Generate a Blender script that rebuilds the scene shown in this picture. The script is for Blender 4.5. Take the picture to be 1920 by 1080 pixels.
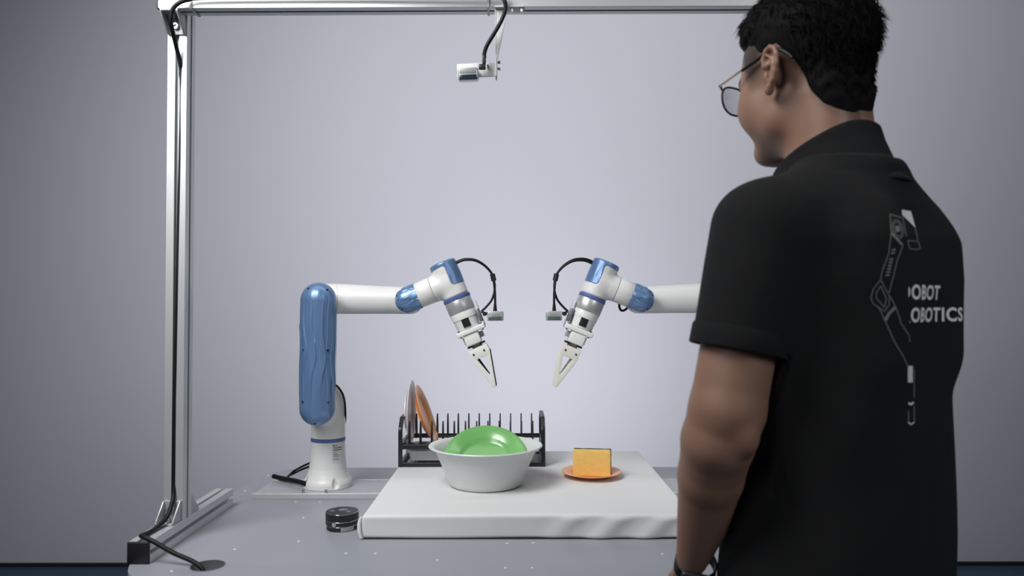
import bpy, bmesh, math, random
import numpy as np
from mathutils import Vector, Matrix
from mathutils.bvhtree import BVHTree
random.seed(7)
rng = np.random.default_rng(7)
PI = math.pi
sc = bpy.context.scene
C = sc.collection
for o in list(bpy.data.objects):
    bpy.data.objects.remove(o)

# ------------------------------------------------------------------ camera, world, lights, exposure
FPX = 1400.0
CAMZ = 1.216
cam_d = bpy.data.cameras.new('camera')
cam_d.sensor_fit = 'HORIZONTAL'
cam_d.sensor_width = 36.0
cam_d.lens = 36.0 * FPX / 1920.0
cam_d.clip_start = 0.02
cam_d.dof.use_dof = True
cam_d.dof.focus_distance = 1.95
cam_d.dof.aperture_fstop = 5.0
cam = bpy.data.objects.new('camera', cam_d)
C.objects.link(cam)
CAMR = (Matrix.Rotation(math.radians(0.2), 4, 'Z') @ Matrix.Rotation(math.radians(90 + 1.51), 4, 'X')
        @ Matrix.Rotation(math.radians(-0.15), 4, 'Z'))
cam.matrix_world = Matrix.Translation((0, 0, CAMZ)) @ CAMR
sc.camera = cam

world = bpy.data.worlds.new('studio')
sc.world = world
world.use_nodes = True
bg = world.node_tree.nodes['Background']
bg.inputs[0].default_value = (0.80, 0.88, 1.0, 1)
bg.inputs[1].default_value = 0.045

def area(name, loc, target, size, size_y, power, color=(1, 1, 1), spread=180):
    d = bpy.data.lights.new(name, 'AREA')
    d.shape = 'RECTANGLE'; d.size = size; d.size_y = size_y
    d.energy = power; d.color = color; d.spread = math.radians(spread)
    o = bpy.data.objects.new(name, d); C.objects.link(o)
    o.location = loc
    o.rotation_euler = (Vector(target) - Vector(loc)).to_track_quat('-Z', 'Y').to_euler()
    return o
def spot(name, loc, target, half, power, radius, color=(1, 1, 1)):
    d = bpy.data.lights.new(name, 'SPOT')
    d.energy = power; d.color = color; d.spot_size = math.radians(2 * half); d.spot_blend = 1.0; d.shadow_soft_size = radius
    o = bpy.data.objects.new(name, d); C.objects.link(o)
    o.location = loc
    o.rotation_euler = (Vector(target) - Vector(loc)).to_track_quat('-Z', 'Y').to_euler()
    return o
area('key_softbox', (-0.95, 0.75, 2.55), (0.10, 2.8, 0.65), 0.9, 0.8, 24, (1.0, 0.99, 0.98), 140)
area('fill_softbox', (-1.3, -0.6, 2.4), (0.2, 3.0, 1.1), 1.0, 1.0, 5, (1.0, 0.99, 0.98), 100)
area('rear_fill', (1.7, -0.7, 2.2), (0.55, 1.0, 1.25), 0.9, 0.9, 3.6, (0.97, 0.99, 1.0), 90)
area('background_softbox', (0.50, 1.85, 3.4), (0.50, 3.56, 2.0), 3.4, 0.5, 18, (1.0, 0.985, 0.98), 165)
area('hidden_wall_fill', (0.10, 2.42, 0.52), (0.10, 3.56, 1.05), 0.9, 0.2, 5.3, (1.0, 0.985, 0.98), 150)  # unseen light added behind the table to brighten the lower wall

sc.view_settings.view_transform = 'Standard'
sc.view_settings.look = 'None'
sc.view_settings.gamma = 1
sc.view_settings.use_curve_mapping = False
sc.view_settings.exposure = 0.0

# ------------------------------------------------------------------ pixel helpers (photo frame 1920x1080)
R3 = CAMR.to_3x3()
def ray(px, py):
    return R3 @ Vector(((px - 960) / FPX, -(py - 540) / FPX, -1.0))
def at(px, py, Y):
    d = ray(px, py)
    t = Y / d.y
    return Vector((d.x * t, Y, CAMZ + d.z * t))
def on_z(px, py, z):
    d = ray(px, py)
    t = (z - CAMZ) / d.z
    return Vector((d.x * t, d.y * t, z))

# ------------------------------------------------------------------ materials
MATS = {}
def mat(name, col, rough=0.5, metal=0.0, var=0.04, scale=30.0, bump=0.0, bscale=200.0, coat=0.0,
        trans=0.0, sheen=0.0, sss=0.0, aniso=None, emit=None, spec=0.5, attr=None):
    m = bpy.data.materials.new(name); m.use_nodes = True
    nt = m.node_tree; N = nt.nodes; L = nt.links
    b = N['Principled BSDF']
    tc = N.new('ShaderNodeTexCoord')
    nz = N.new('ShaderNodeTexNoise'); nz.inputs['Scale'].default_value = scale; nz.inputs['Detail'].default_value = 3
    L.new(tc.outputs['Object'], nz.inputs['Vector'])
    mx = N.new('ShaderNodeMix'); mx.data_type = 'RGBA'
    mx.inputs['A'].default_value = tuple(max(0, c * (1 - var)) for c in col) + (1,)
    mx.inputs['B'].default_value = tuple(min(1, c * (1 + var)) for c in col) + (1,)
    L.new(nz.outputs['Fac'], mx.inputs['Factor'])
    out = mx.outputs['Result']
    if attr:
        an = N.new('ShaderNodeAttribute'); an.attribute_name = attr[0]
        m2 = N.new('ShaderNodeMix'); m2.data_type = 'RGBA'
        L.new(an.outputs['Fac'], m2.inputs['Factor'])
        L.new(out, m2.inputs['A']); m2.inputs['B'].default_value = tuple(attr[1]) + (1,)
        out = m2.outputs['Result']
    L.new(out, b.inputs['Base Color'])
    b.inputs['Roughness'].default_value = rough
    b.inputs['Metallic'].default_value = metal
    b.inputs['Specular IOR Level'].default_value = spec
    if coat: b.inputs['Coat Weight'].default_value = coat; b.inputs['Coat Roughness'].default_value = 0.15
    if trans: b.inputs['Transmission Weight'].default_value = trans
    if sheen: b.inputs['Sheen Weight'].default_value = sheen
    if sss:
        b.inputs['Subsurface Weight'].default_value = sss
        b.inputs['Subsurface Radius'].default_value = (0.012, 0.005, 0.003)
        b.inputs['Subsurface Scale'].default_value = 0.6
    if bump:
        n2 = N.new('ShaderNodeTexNoise'); n2.inputs['Scale'].default_value = bscale; n2.inputs['Detail'].default_value = 2
        L.new(tc.outputs['Object'], n2.inputs['Vector'])
        bp = N.new('ShaderNodeBump'); bp.inputs['Strength'].default_value = bump; bp.inputs['Distance'].default_value = 0.001
        L.new(n2.outputs['Fac'], bp.inputs['Height'])
        L.new(bp.outputs['Normal'], b.inputs['Normal'])
    MATS[name] = m
    return m
mat('wall_paint', (0.675, 0.685, 0.775), 0.9, var=0.012, scale=1.5, bump=0.05, bscale=300)
mat('floor_navy', (0.035, 0.075, 0.125), 0.55, var=0.15, scale=8, bump=0.15)
mat('dark_strip', (0.012, 0.015, 0.02), 0.6)
mat('table_grey', (0.33, 0.345, 0.385), 0.42, 0.15, var=0.03, scale=6, bump=0.05, bscale=500)
mat('table_edge', (0.50, 0.52, 0.54), 0.4, 0.2)
mat('steel', (0.72, 0.72, 0.73), 0.28, 1.0, var=0.05)
mat('aluminium', (0.61, 0.63, 0.64), 0.38, 0.5, var=0.03, scale=20)
mat('alu_plate', (0.47, 0.48, 0.51), 0.38, 0.3, var=0.03)
mat('alu_dark', (0.30, 0.315, 0.34), 0.4, 0.7, var=0.05)
mat('cast_grey', (0.42, 0.44, 0.45), 0.42, 0.5, var=0.05)
mat('black_plastic', (0.012, 0.012, 0.014), 0.42, var=0.2)
mat('black_rubber', (0.007, 0.0075, 0.009), 0.5, var=0.2, spec=0.25)
mat('black_metal', (0.012, 0.013, 0.016), 0.36, 0.0, var=0.15)
mat('robot_white', (0.80, 0.805, 0.795), 0.36, var=0.015, scale=5)
mat('bracket_white', (0.56, 0.57, 0.57), 0.5, var=0.015)
mat('printed_white', (0.84, 0.845, 0.82), 0.5, var=0.02)
mat('ivory_plastic', (0.78, 0.78, 0.72), 0.45, var=0.02)
mat('robot_blue', (0.16, 0.28, 0.51), 0.34, 0.35, var=0.04, scale=12, coat=0.2)
mat('ring_blue', (0.11, 0.17, 0.40), 0.4, 0.1)
mat('silver', (0.66, 0.67, 0.67), 0.34, 0.6, var=0.02)
mat('glass_panel', (0.10, 0.14, 0.145), 0.12, 0.0, coat=0.5)
mat('glass_panel_dark', (0.02, 0.035, 0.05), 0.12, 0.0, coat=0.5)
mat('sheet_white', (0.725, 0.735, 0.74), 0.75, var=0.01, scale=10, bump=0.12, bscale=400, sheen=0.2)
mat('bowl_grey', (0.66, 0.685, 0.68), 0.34, var=0.01)
mat('green_melamine', (0.185, 0.47, 0.15), 0.2, var=0.03, coat=0.3)
mat('orange_melamine', (0.90, 0.37, 0.14), 0.3, var=0.05, scale=14, coat=0.15)
mat('white_melamine', (0.72, 0.71, 0.70), 0.3, var=0.02)
mat('sponge_yellow', (0.88, 0.58, 0.17), 0.95, var=0.10, scale=160, bump=1.0, bscale=900)
mat('scour_green', (0.03, 0.055, 0.045), 0.95, var=0.3, scale=300, bump=0.8, bscale=900)
mat('tray_white', (0.60, 0.61, 0.62), 0.35, var=0.02)
mat('label_white', (0.72, 0.72, 0.71), 0.5)
mat('print_black', (0.015, 0.015, 0.018), 0.6)
mat('button_grey', (0.16, 0.17, 0.18), 0.4)
mat('chrome', (0.85, 0.85, 0.86), 0.1, 1.0)
mat('skin', (0.275, 0.156, 0.110), 0.5, var=0.06, scale=40, bump=0.06, bscale=500, sss=0.12, attr=('stubble', (0.018, 0.016, 0.015)))
mat('hair_black', (0.005, 0.0047, 0.0047), 0.75, var=0.2, spec=0.12)
mat('shirt_black', (0.0095, 0.010, 0.011), 0.92, var=0.1, scale=60, bump=0.35, bscale=900, sheen=0.02, spec=0.25)
mat('trouser_dark', (0.012, 0.013, 0.017), 0.9, bump=0.3, bscale=700)
mat('shoe_dark', (0.02, 0.02, 0.022), 0.5)
mat('print_grey', (0.82, 0.84, 0.83), 0.85)
mat('print_line', (0.20, 0.215, 0.21), 0.85)
mat('gold_metal', (0.78, 0.66, 0.58), 0.22, 1.0)
def lens_mat():
    m = bpy.data.materials.new('lens_glass'); m.use_nodes = True
    nt = m.node_tree; N = nt.nodes; L = nt.links
    N.remove(N['Principled BSDF'])
    t = N.new('ShaderNodeBsdfTransparent'); t.inputs[0].default_value = (0.80, 0.83, 0.82, 1)
    g = N.new('ShaderNodeBsdfGlossy'); g.inputs['Roughness'].default_value = 0.03
    fr = N.new('ShaderNodeFresnel'); fr.inputs[0].default_value = 1.25
    mx = N.new('ShaderNodeMixShader')
    L.new(fr.outputs[0], mx.inputs[0]); L.new(t.outputs[0], mx.inputs[1]); L.new(g.outputs[0], mx.inputs[2])
    L.new(mx.outputs[0], N['Material Output'].inputs[0])
    MATS['lens_glass'] = m
lens_mat()

# ------------------------------------------------------------------ object helpers
def tag(o, label=None, cat=None, group=None, kind=None):
    if label: o['label'] = label
    if cat: o['category'] = cat
    if group: o['group'] = group
    if kind: o['kind'] = kind
    return o
def empty(name, loc, label, cat, group=None):
    o = bpy.data.objects.new(name, None); C.objects.link(o)
    o.location = loc; o.empty_display_size = 0.05
    return tag(o, label, cat, group)
def wloc(o):
    v = Vector((0, 0, 0))
    while o is not None:
        v += o.location; o = o.parent
    return v
MIRROR = [None]          # when set to x, meshes are built mirrored about that plane
def obj(name, bm, m, parent=None, angle=40, origin=None):
    """link a bmesh given in world coordinates as one mesh object"""
    if MIRROR[0] is not None:
        for v in bm.verts: v.co.x = 2 * MIRROR[0] - v.co.x
        bmesh.ops.reverse_faces(bm, faces=bm.faces[:])
    base = wloc(parent) if parent is not None else Vector((0, 0, 0))
    if origin is None and len(bm.verts):
        lo = Vector((min(v.co[i] for v in bm.verts) for i in range(3)))
        hi = Vector((max(v.co[i] for v in bm.verts) for i in range(3)))
        origin = (lo + hi) / 2
        if parent is None: origin.z = lo.z
    origin = Vector(origin)
    for v in bm.verts: v.co -= origin
    me = bpy.data.meshes.new(name)
    bm.to_mesh(me); bm.free()
    me.shade_smooth()
    me.set_sharp_from_angle(angle=math.radians(angle))
    me.materials.append(MATS[m])
    o = bpy.data.objects.new(name, me); C.objects.link(o)
    o.parent = parent
    o.location = origin - base
    return o
def copy_obj(src, parent, offset):
    c = src.copy(); C.objects.link(c); c.parent = parent
    c.location = src.location + Vector(offset)
    return c
def BM(): return bmesh.new()

def frame_from(d):
    d = Vector(d).normalized()
    up = Vector((0, 0, 1)) if abs(d.z) < 0.95 else Vector((0, 1, 0))
    s = d.cross(up).normalized()
    u = s.cross(d).normalized()
    return s, u, d
def catmull(pts, n=6):
    P = [Vector(p) for p in pts]
    out = []
    for i in range(len(P) - 1):
        p0 = P[i - 1] if i else P[i] * 2 - P[i + 1]
        p1, p2 = P[i], P[i + 1]
        p3 = P[i + 2] if i + 2 < len(P) else P[i + 1] * 2 - P[i]
        for k in range(n):
            t = k / n
            out.append(0.5 * ((2 * p1) + (p2 - p0) * t + (2 * p0 - 5 * p1 + 4 * p2 - p3) * t * t + (3 * p1 - p0 - 3 * p2 + p3) * t ** 3))
    out.append(P[-1])
    return out
def tube(bm, pts, r, seg=10, smooth=0, cap=True, closed=False):
    if smooth: pts = catmull(pts, smooth)
    pts = [Vector(p) for p in pts]
    n = len(pts)
    rr = r if isinstance(r, (list, tuple)) else [r] * n
    if len(rr) != n:
        rr = [np.interp(i / (n - 1), np.linspace(0, 1, len(rr)), rr) for i in range(n)]
    s, u, d = frame_from(pts[1] - pts[0])
    rings = []
    for i in range(n):
        if closed: t = pts[(i + 1) % n] - pts[i - 1]
        else: t = pts[min(i + 1, n - 1)] - pts[max(i - 1, 0)]
        t.normalize()
        u = (u - t * u.dot(t)).normalized(); s = t.cross(u)
        rings.append([bm.verts.new(pts[i] + (s * math.cos(a) + u * math.sin(a)) * rr[i]) for a in [2 * PI * k / seg for k in range(seg)]])
    for i in range(n if closed else n - 1):
        A, B = rings[i], rings[(i + 1) % n]
        for k in range(seg):
            try: bm.faces.new((A[k], A[(k + 1) % seg], B[(k + 1) % seg], B[k]))
            except ValueError: pass
    if cap and not closed:
        bm.faces.new(rings[0][::-1]); bm.faces.new(rings[-1])
    return bm
def lathe(bm, prof, o, axis=(0, 0, 1), seg=48, closed=False):
    """profile [(r,h)] about axis through o"""
    o = Vector(o); s, u, d = frame_from(axis)
    rings = []
    for r, h in prof:
        if r < 1e-6: rings.append([bm.verts.new(o + d * h)])
        else: rings.append([bm.verts.new(o + d * h + (s * math.cos(2 * PI * k / seg) + u * math.sin(2 * PI * k / seg)) * r) for k in range(seg)])
    M = len(rings)
    for i in range(M if closed else M - 1):
        A, B = rings[i], rings[(i + 1) % M]
        for k in range(seg):
            q = []
            for v in (A[k % len(A)], A[(k + 1) % len(A)], B[(k + 1) % len(B)], B[k % len(B)]):
                if v not in q: q.append(v)
            if len(q) > 2: bm.faces.new(q)
    bmesh.ops.recalc_face_normals(bm, faces=bm.faces[:])
    return bm
def rbox(bm, c, size, r=0.002, n=3, rot=None, div=(1, 1, 1)):
    """box with rounded edges; rot a 3x3 matrix"""
    h = [s / 2 for s in size]; r = min(r, min(h) * 0.98)
    co = []
    for a in range(3):
        e = [r * (1 - math.cos(PI / 2 * k / n)) for k in range(n + 1)]
        L_ = [-h[a] + x for x in e]
        inner = [(-h[a] + r) + (2 * h[a] - 2 * r) * k / div[a] for k in range(1, div[a])]
        co.append(L_ + inner + [-x for x in L_[::-1]])
    V = {}
    c = Vector(c)
    def vert(p):
        key = tuple(round(x, 7) for x in p)
        if key not in V:
            q = Vector([max(-h[i] + r, min(h[i] - r, p[i])) for i in range(3)])
            d = Vector(p) - q
            w = q + (d.normalized() * r if d.length > 1e-9 else d)
            if rot is not None: w = rot @ w
            V[key] = bm.verts.new(c + w)
        return V[key]
    for ax in range(3):
        i, j = (ax + 1) % 3, (ax + 2) % 3
        for sgn in (-1, 1):
            for a in range(len(co[i]) - 1):
                for b in range(len(co[j]) - 1):
                    q = []
                    for (x, y) in ((a, b), (a + 1, b), (a + 1, b + 1), (a, b + 1)):
                        p = [0, 0, 0]; p[ax] = sgn * h[ax]; p[i] = co[i][x]; p[j] = co[j][y]
                        q.append(vert(p))
                    if sgn < 0: q = q[::-1]
                    try: bm.faces.new(q)
                    except ValueError: pass
    return bm
def prism(bm, outline, holes, org, ux, uy, uz, t, bevel=0.0):
    """2D outline with holes in plane (ux,uy), thickness t along uz"""
    org, ux, uy, uz = Vector(org), Vector(ux), Vector(uy), Vector(uz)
    b2 = bmesh.new()
    edges = []
    for loop in [outline] + list(holes):
        vs = [b2.verts.new(org + ux * p[0] + uy * p[1]) for p in loop]
        for i in range(len(vs)): edges.append(b2.edges.new((vs[i], vs[(i + 1) % len(vs)])))
    bmesh.ops.triangle_fill(b2, use_beauty=True, use_dissolve=False, edges=edges)
    r = bmesh.ops.extrude_face_region(b2, geom=b2.faces[:])
    nv = [g for g in r['geom'] if isinstance(g, bmesh.types.BMVert)]
    for v in nv: v.co += uz * t
    bmesh.ops.recalc_face_normals(b2, faces=b2.faces[:])
    if bevel:
        es = [e for e in b2.edges if len(e.link_faces) == 2 and e.calc_face_angle(0) > 0.9]
        bmesh.ops.bevel(b2, geom=es, offset=bevel, segments=2, profile=0.5, affect='EDGES')
    me = bpy.data.meshes.new('tmp'); b2.to_mesh(me); b2.free()
    bm.from_mesh(me); bpy.data.meshes.remove(me)
    return bm
def round_poly(pts, r, n=5):
    """round the corners of a 2D polygon"""
    out = []
    P = [Vector(p) for p in pts]; m = len(P)
    for i in range(m):
        p, a, b = P[i], P[i - 1], P[(i + 1) % m]
        ri = r[i] if isinstance(r, (list, tuple)) else r
        da, db = (a - p), (b - p)
        la, lb = da.length, db.length
        da, db = da.normalized(), db.normalized()
        ang = da.angle(db)
        d = min(ri / max(math.tan(ang / 2), 1e-3), la * 0.45, lb * 0.45)
        A, B = p + da * d, p + db * d
        for k in range(n + 1):
            t = k / n
            q = A * (1 - t) ** 2 + p * 2 * t * (1 - t) + B * t * t
            out.append((q.x, q.y))
    return out
def circ(cx, cy, r, n=24, sx=1.0):
    return [(cx + r * sx * math.cos(2 * PI * k / n), cy + r * math.sin(2 * PI * k / n)) for k in range(n)]
def bolt(name, p, d, r, h, m, parent):
    """socket head cap screw at p pointing along d"""
    bm = BM()
    lathe(bm, [(0, 0), (r, 0), (r, h * 0.9), (r * 0.92, h), (r * 0.5, h), (r * 0.45, h * 0.45), (0, h * 0.45)], p, d, 14)
    return obj(name, bm, m, parent)

# ------------------------------------------------------------------ signed distance surfaces
def surface_net(fn, lo, hi, h):
    lo = np.array(lo, float); hi = np.array(hi, float)
    n = np.ceil((hi - lo) / h).astype(int) + 1
    Bk = 10
    nb = -(-n // Bk)
    G = np.ones(nb * Bk, np.float32)
    bc = np.stack(np.meshgrid(*[np.arange(k) for k in nb], indexing='ij'), -1).reshape(-1, 3)
    cen = lo + (bc * Bk + (Bk - 1) / 2) * h
    d = fn(cen)
    act = np.abs(d) < Bk * h * 1.5
    Gb = G.reshape(nb[0], Bk, nb[1], Bk, nb[2], Bk)
    neg = bc[(~act) & (d < 0)]
    Gb[neg[:, 0], :, neg[:, 1], :, neg[:, 2], :] = -1
    ab = bc[act]
    loc = np.stack(np.meshgrid(*[np.arange(Bk)] * 3, indexing='ij'), -1).reshape(-1, 3)
    step = max(1, 400000 // Bk ** 3)
    for s in range(0, len(ab), step):
        blk = ab[s:s + step]
        idx = (blk[:, None, :] * Bk + loc[None]).reshape(-1, 3)
        v = fn(lo + idx * h)
        Gb[blk[:, 0], :, blk[:, 1], :, blk[:, 2], :] = v.reshape(len(blk), Bk, Bk, Bk)
    ins = G < 0
    cnt = np.zeros(np.array(G.shape) - 1, np.uint8)
    for i in (0, 1):
        for j in (0, 1):
            for k in (0, 1):
                cnt += ins[i:ins.shape[0] - 1 + i, j:ins.shape[1] - 1 + j, k:ins.shape[2] - 1 + k]
    cells = np.argwhere((cnt > 0) & (cnt < 8))
    vid = np.full(cnt.shape, -1, np.int32)
    vid[cells[:, 0], cells[:, 1], cells[:, 2]] = np.arange(len(cells))
    cor = {}
    for i in (0, 1):
        for j in (0, 1):
            for k in (0, 1):
                cor[(i, j, k)] = G[cells[:, 0] + i, cells[:, 1] + j, cells[:, 2] + k]
    acc = np.zeros((len(cells), 3)); num = np.zeros(len(cells))
    for a in cor:
        for ax in range(3):
            if a[ax] == 0:
                b = list(a); b[ax] = 1; b = tuple(b)
                va, vb = cor[a], cor[b]
                m = (va < 0) != (vb < 0)
                t = va[m] / (va[m] - vb[m])
                p = np.tile(np.array(a, float), (m.sum(), 1)); p[:, ax] = t
                acc[m] += p; num[m] += 1
    verts = lo + (cells + acc / num[:, None]) * h
    faces = []
    for ax in range(3):
        s0 = [slice(None)] * 3; s1 = [slice(None)] * 3
        s0[ax] = slice(0, -1); s1[ax] = slice(1, None)
        A, Bm = ins[tuple(s0)], ins[tuple(s1)]
        e = np.argwhere(A != Bm)
        i, j = (ax + 1) % 3, (ax + 2) % 3
        ok = (e[:, i] > 0) & (e[:, j] > 0) & (e[:, i] < cnt.shape[i]) & (e[:, j] < cnt.shape[j])
        e = e[ok]
        q = []
        for (di, dj) in ((-1, -1), (0, -1), (0, 0), (-1, 0)):
            c = e.copy(); c[:, i] += di; c[:, j] += dj
            q.append(vid[c[:, 0], c[:, 1], c[:, 2]])
        q = np.stack(q, 1)
        fl = ~A[e[:, 0], e[:, 1], e[:, 2]]
        q[fl] = q[fl][:, ::-1]
        faces.append(q)
    return verts, np.concatenate(faces)
def np_obj(name, V, F, m, parent, to_world=None, angle=180, attrs=None):
    V = np.asarray(V, float)
    if to_world is not None: V = to_world(V)
    F = np.asarray(F)
    if MIRROR[0] is not None:
        V = V.copy(); V[:, 0] = 2 * MIRROR[0] - V[:, 0]; F = F[:, ::-1]
    org = Vector((V.min(0) + V.max(0)) / 2)
    base = wloc(parent) if parent is not None else Vector((0, 0, 0))
    V = V - np.array(org)
    me = bpy.data.meshes.new(name)
    k = F.shape[1]
    me.vertices.add(len(V)); me.vertices.foreach_set('co', V.astype(np.float32).ravel())
    me.loops.add(F.size); me.loops.foreach_set('vertex_index', F.astype(np.int32).ravel())
    me.polygons.add(len(F)); me.polygons.foreach_set('loop_start', np.arange(0, F.size, k, dtype=np.int32))
    me.update(calc_edges=True); me.validate()
    me.shade_smooth()
    if angle < 180: me.set_sharp_from_angle(angle=math.radians(angle))
    if attrs:
        for an, av in attrs.items():
            a = me.attributes.new(an, 'FLOAT', 'POINT'); a.data.foreach_set('value', av.astype(np.float32))
    me.materials.append(MATS[m])
    o = bpy.data.objects.new(name, me); C.objects.link(o)
    o.parent = parent; o.location = org - base
    return o
def smin(a, b, k):
    h = np.clip(0.5 + 0.5 * (b - a) / k, 0, 1)
    return b + (a - b) * h - k * h * (1 - h)
def smax(a, b, k): return -smin(-a, -b, k)
def s_ell(p, c, r):
    q = p - np.array(c); r = np.array(r)
    k0 = np.linalg.norm(q / r, axis=1); k1 = np.linalg.norm(q / (r * r), axis=1)
    return k0 * (k0 - 1) / np.maximum(k1, 1e-9)
def s_cap(p, a, b, r1, r2=None):
    a = np.array(a, float); b = np.array(b, float); r2 = r1 if r2 is None else r2
    ba = b - a; pa = p - a
    t = np.clip(pa @ ba / (ba @ ba), 0, 1)
    return np.linalg.norm(pa - t[:, None] * ba, axis=1) - (r1 + (r2 - r1) * t)
def s_cyl(p, a, b, r, rnd=0.0):
    a = np.array(a, float); b = np.array(b, float)
    ba = b - a; L = np.linalg.norm(ba); ax = ba / L
    pa = p - a; t = pa @ ax
    rad = np.linalg.norm(pa - t[:, None] * ax, axis=1) - (r - rnd)
    ht = np.abs(t - L / 2) - (L / 2 - rnd)
    return np.minimum(np.maximum(rad, ht), 0) + np.sqrt(np.maximum(rad, 0) ** 2 + np.maximum(ht, 0) ** 2) - rnd

# ------------------------------------------------------------------ the setting
WALL_Y = 3.56
bm = BM(); rbox(bm, (0.2, WALL_Y + 0.06, 1.75), (9.0, 0.12, 3.5), 0.004, 1)
tag(obj('wall_back', bm, 'wall_paint'), 'smooth lavender grey studio back wall', 'wall', kind='structure')
bm = BM(); rbox(bm, (0.2, 1.2, -0.05), (9.0, 6.0, 0.1), 0.004, 1)
tag(obj('floor', bm, 'floor_navy'), 'dark navy blue studio floor below the wall', 'floor', kind='structure')
bm = BM(); rbox(bm, (0.2, WALL_Y - 0.006, 0.008), (9.0, 0.012, 0.016), 0.003, 1)  # thin dark strip drawn along the line where wall meets floor
tag(obj('wall_foot_strip', bm, 'dark_strip'), 'thin dark strip along the foot of the back wall', 'trim', kind='structure')

# ------------------------------------------------------------------ work table
TZ = 0.75
table = empty('work_table', (0, 1.73, 0), 'grey metal work table with rounded corners under the robot arms', 'table')
XL, XR, YF, YB = -0.712, 0.725, 1.27, 2.195
outl = round_poly([(XL, YF), (XR, YF), (XR, YB), (XL, YB)], 0.17, 12)
hole_c = on_z(389.5, 1060.5, TZ)
bm = BM(); prism(bm, outl, [circ(hole_c.x, hole_c.y, 0.030, 32)], (0, 0, TZ - 0.022), (1, 0, 0), (0, 1, 0), (0, 0, 1), 0.022, 0.0012)
obj('tabletop', bm, 'table_grey', table, 30)
bm = BM()
lathe(bm, [(0.0292, -0.040), (0.0292, 0.0004), (0.0300, 0.0006), (0.0306, 0.0004), (0.0306, -0.0002)], (hole_c.x, hole_c.y, TZ), (0, 0, 1), 40)
obj('grommet_ring', bm, 'alu_dark', table)
bm = BM(); rbox(bm, (0, 0, TZ - 0.062), (1.24, 0.72, 0.08), 0.004, 2)
bmesh.ops.translate(bm, verts=bm.verts[:], vec=(0, 1.73, 0))
obj('apron', bm, 'alu_dark', table)
for sx in (-0.58, 0.58):
    for y in (1.41, 2.05):
        bm = BM(); rbox(bm, (sx, y, 0.362), (0.06, 0.06, 0.72), 0.004, 2)
        obj('leg', bm, 'alu_dark', table)
scr = None
for (px, py) in [(503, 891), (554.6, 940.8), (600, 941.5), (529, 914), (569, 971), (649, 1037.6), (704, 1038), (948, 1065),
                 (998, 1065), (951, 1019), (1000, 1018), (1242, 1039), (459, 920.5), (322, 1071), (666, 874.5), (560, 1015), (440, 1030), (820, 1050)]:
    p = on_z(px, py, TZ)
    if scr is None:
        bm = BM(); lathe(bm, [(0, 0.0013), (0.0011, 0.0013), (0.0014, 0.0009), (0.0027, 0.0007), (0.003, -0.0004)], p, (0, 0, 1), 12)
        scr = obj('screw', bm, 'label_white', table); p0 = p  # chrome heads coloured plain white: their glint is put into the colour
    else: copy_obj(scr, table, p - p0)

# ------------------------------------------------------------------ aluminium gantry
def tslot(bm, a, b, w=0.04, ref=(0, 1, 0)):
    """slotted square profile from a to b"""
    a, b = Vector(a), Vector(b); d = (b - a).normalized()
    u = Vector(ref); u = (u - d * u.dot(d)).normalized(); s = d.cross(u)
    k = w / 0.04 * 0.001
    q = [(-20, -19.3), (-19.3, -20), (-4.1, -20), (-4.1, -15.5), (-8.5, -15.5), (-5, -11), (5, -11), (8.5, -15.5), (4.1, -15.5), (4.1, -20), (19.3, -20)]
    pts = []
    for r in range(4):
        for (x, y) in q:
            for _ in range(r): x, y = -y, x
            pts.append((x * k, y * k))
    r0 = [bm.verts.new(a + s * x + u * y) for x, y in pts]
    r1 = [bm.verts.new(b + s * x + u * y) for x, y in pts]
    n = len(pts)
    for i in range(n): bm.faces.new((r0[i], r0[(i + 1) % n], r1[(i + 1) % n], r1[i]))
    bm.faces.new(r0[::-1]); bm.faces.new(r1)
    bmesh.ops.recalc_face_normals(bm, faces=bm.faces[:])
    return bm
gx = {-1: -0.6880, 1: 0.7005}
gantry = empty('gantry_frame', (0.006, 1.53, TZ), 'silver slotted aluminium gantry frame standing over the table', 'frame')
ZB = at(420, 15.0, 1.47).z          # underside of the crossbeam
def bracket(cx, yz, dy, dz, bolts=True):
    """corner bracket: inner corner at (y,z), flanges along dy and dz, two gussets"""
    y, z = yz; S = 0.040; W = 0.036; t = 0.004
    bm = BM()
    rbox(bm, (cx, y + dy * t / 2, z + dz * S / 2), (W, t, S), 0.001, 2)
    rbox(bm, (cx, y + dy * S / 2, z + dz * t / 2), (W, S, t), 0.001, 2)
    for s in (-1, 1):
        prism(bm, [(0, 0), (S, 0), (S, 0.006), (0.008, S), (0, S)], [], (cx + s * (W / 2) - (0.003 if s > 0 else 0), y, z),
              (0, dy, 0), (0, 0, dz), (1, 0, 0), 0.003, 0.0005)
    o = obj('corner_bracket', bm, 'cast_grey', gantry)
    bolt('bolt', (cx, y + dy * t, z + dz * 0.024), (0, dy, 0), 0.0065, 0.008, 'steel', o)
    bolt('bolt', (cx, y + dy * 0.024, z + dz * t), (0, 0, dz), 0.0065, 0.008, 'steel', o)
    return o
for s in (-1, 1):
    x = gx[s]
    bm = BM(); tslot(bm, (x, 1.376, TZ + 0.02), (x, 1.777, TZ + 0.02), ref=(0, 0, 1))
    r_ = obj('base_rail', bm, 'aluminium', gantry, 30)
    bm = BM(); rbox(bm, (x, 1.3735, TZ + 0.02), (0.0405, 0.006, 0.0395), 0.0015, 2)
    tag(obj('end_cap', bm, 'black_plastic', r_), 'black plastic end cap')
    bm = BM(); tslot(bm, (x, 1.53, TZ + 0.04), (x, 1.53, ZB + 0.04))
    obj('post', bm, 'aluminium', gantry, 30)
    bracket(x, (1.51, TZ + 0.04), -1, 1)
    bracket(x, (1.55, TZ + 0.04), 1, 1)
    bracket(x, (1.51, ZB), -1, -1)
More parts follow.
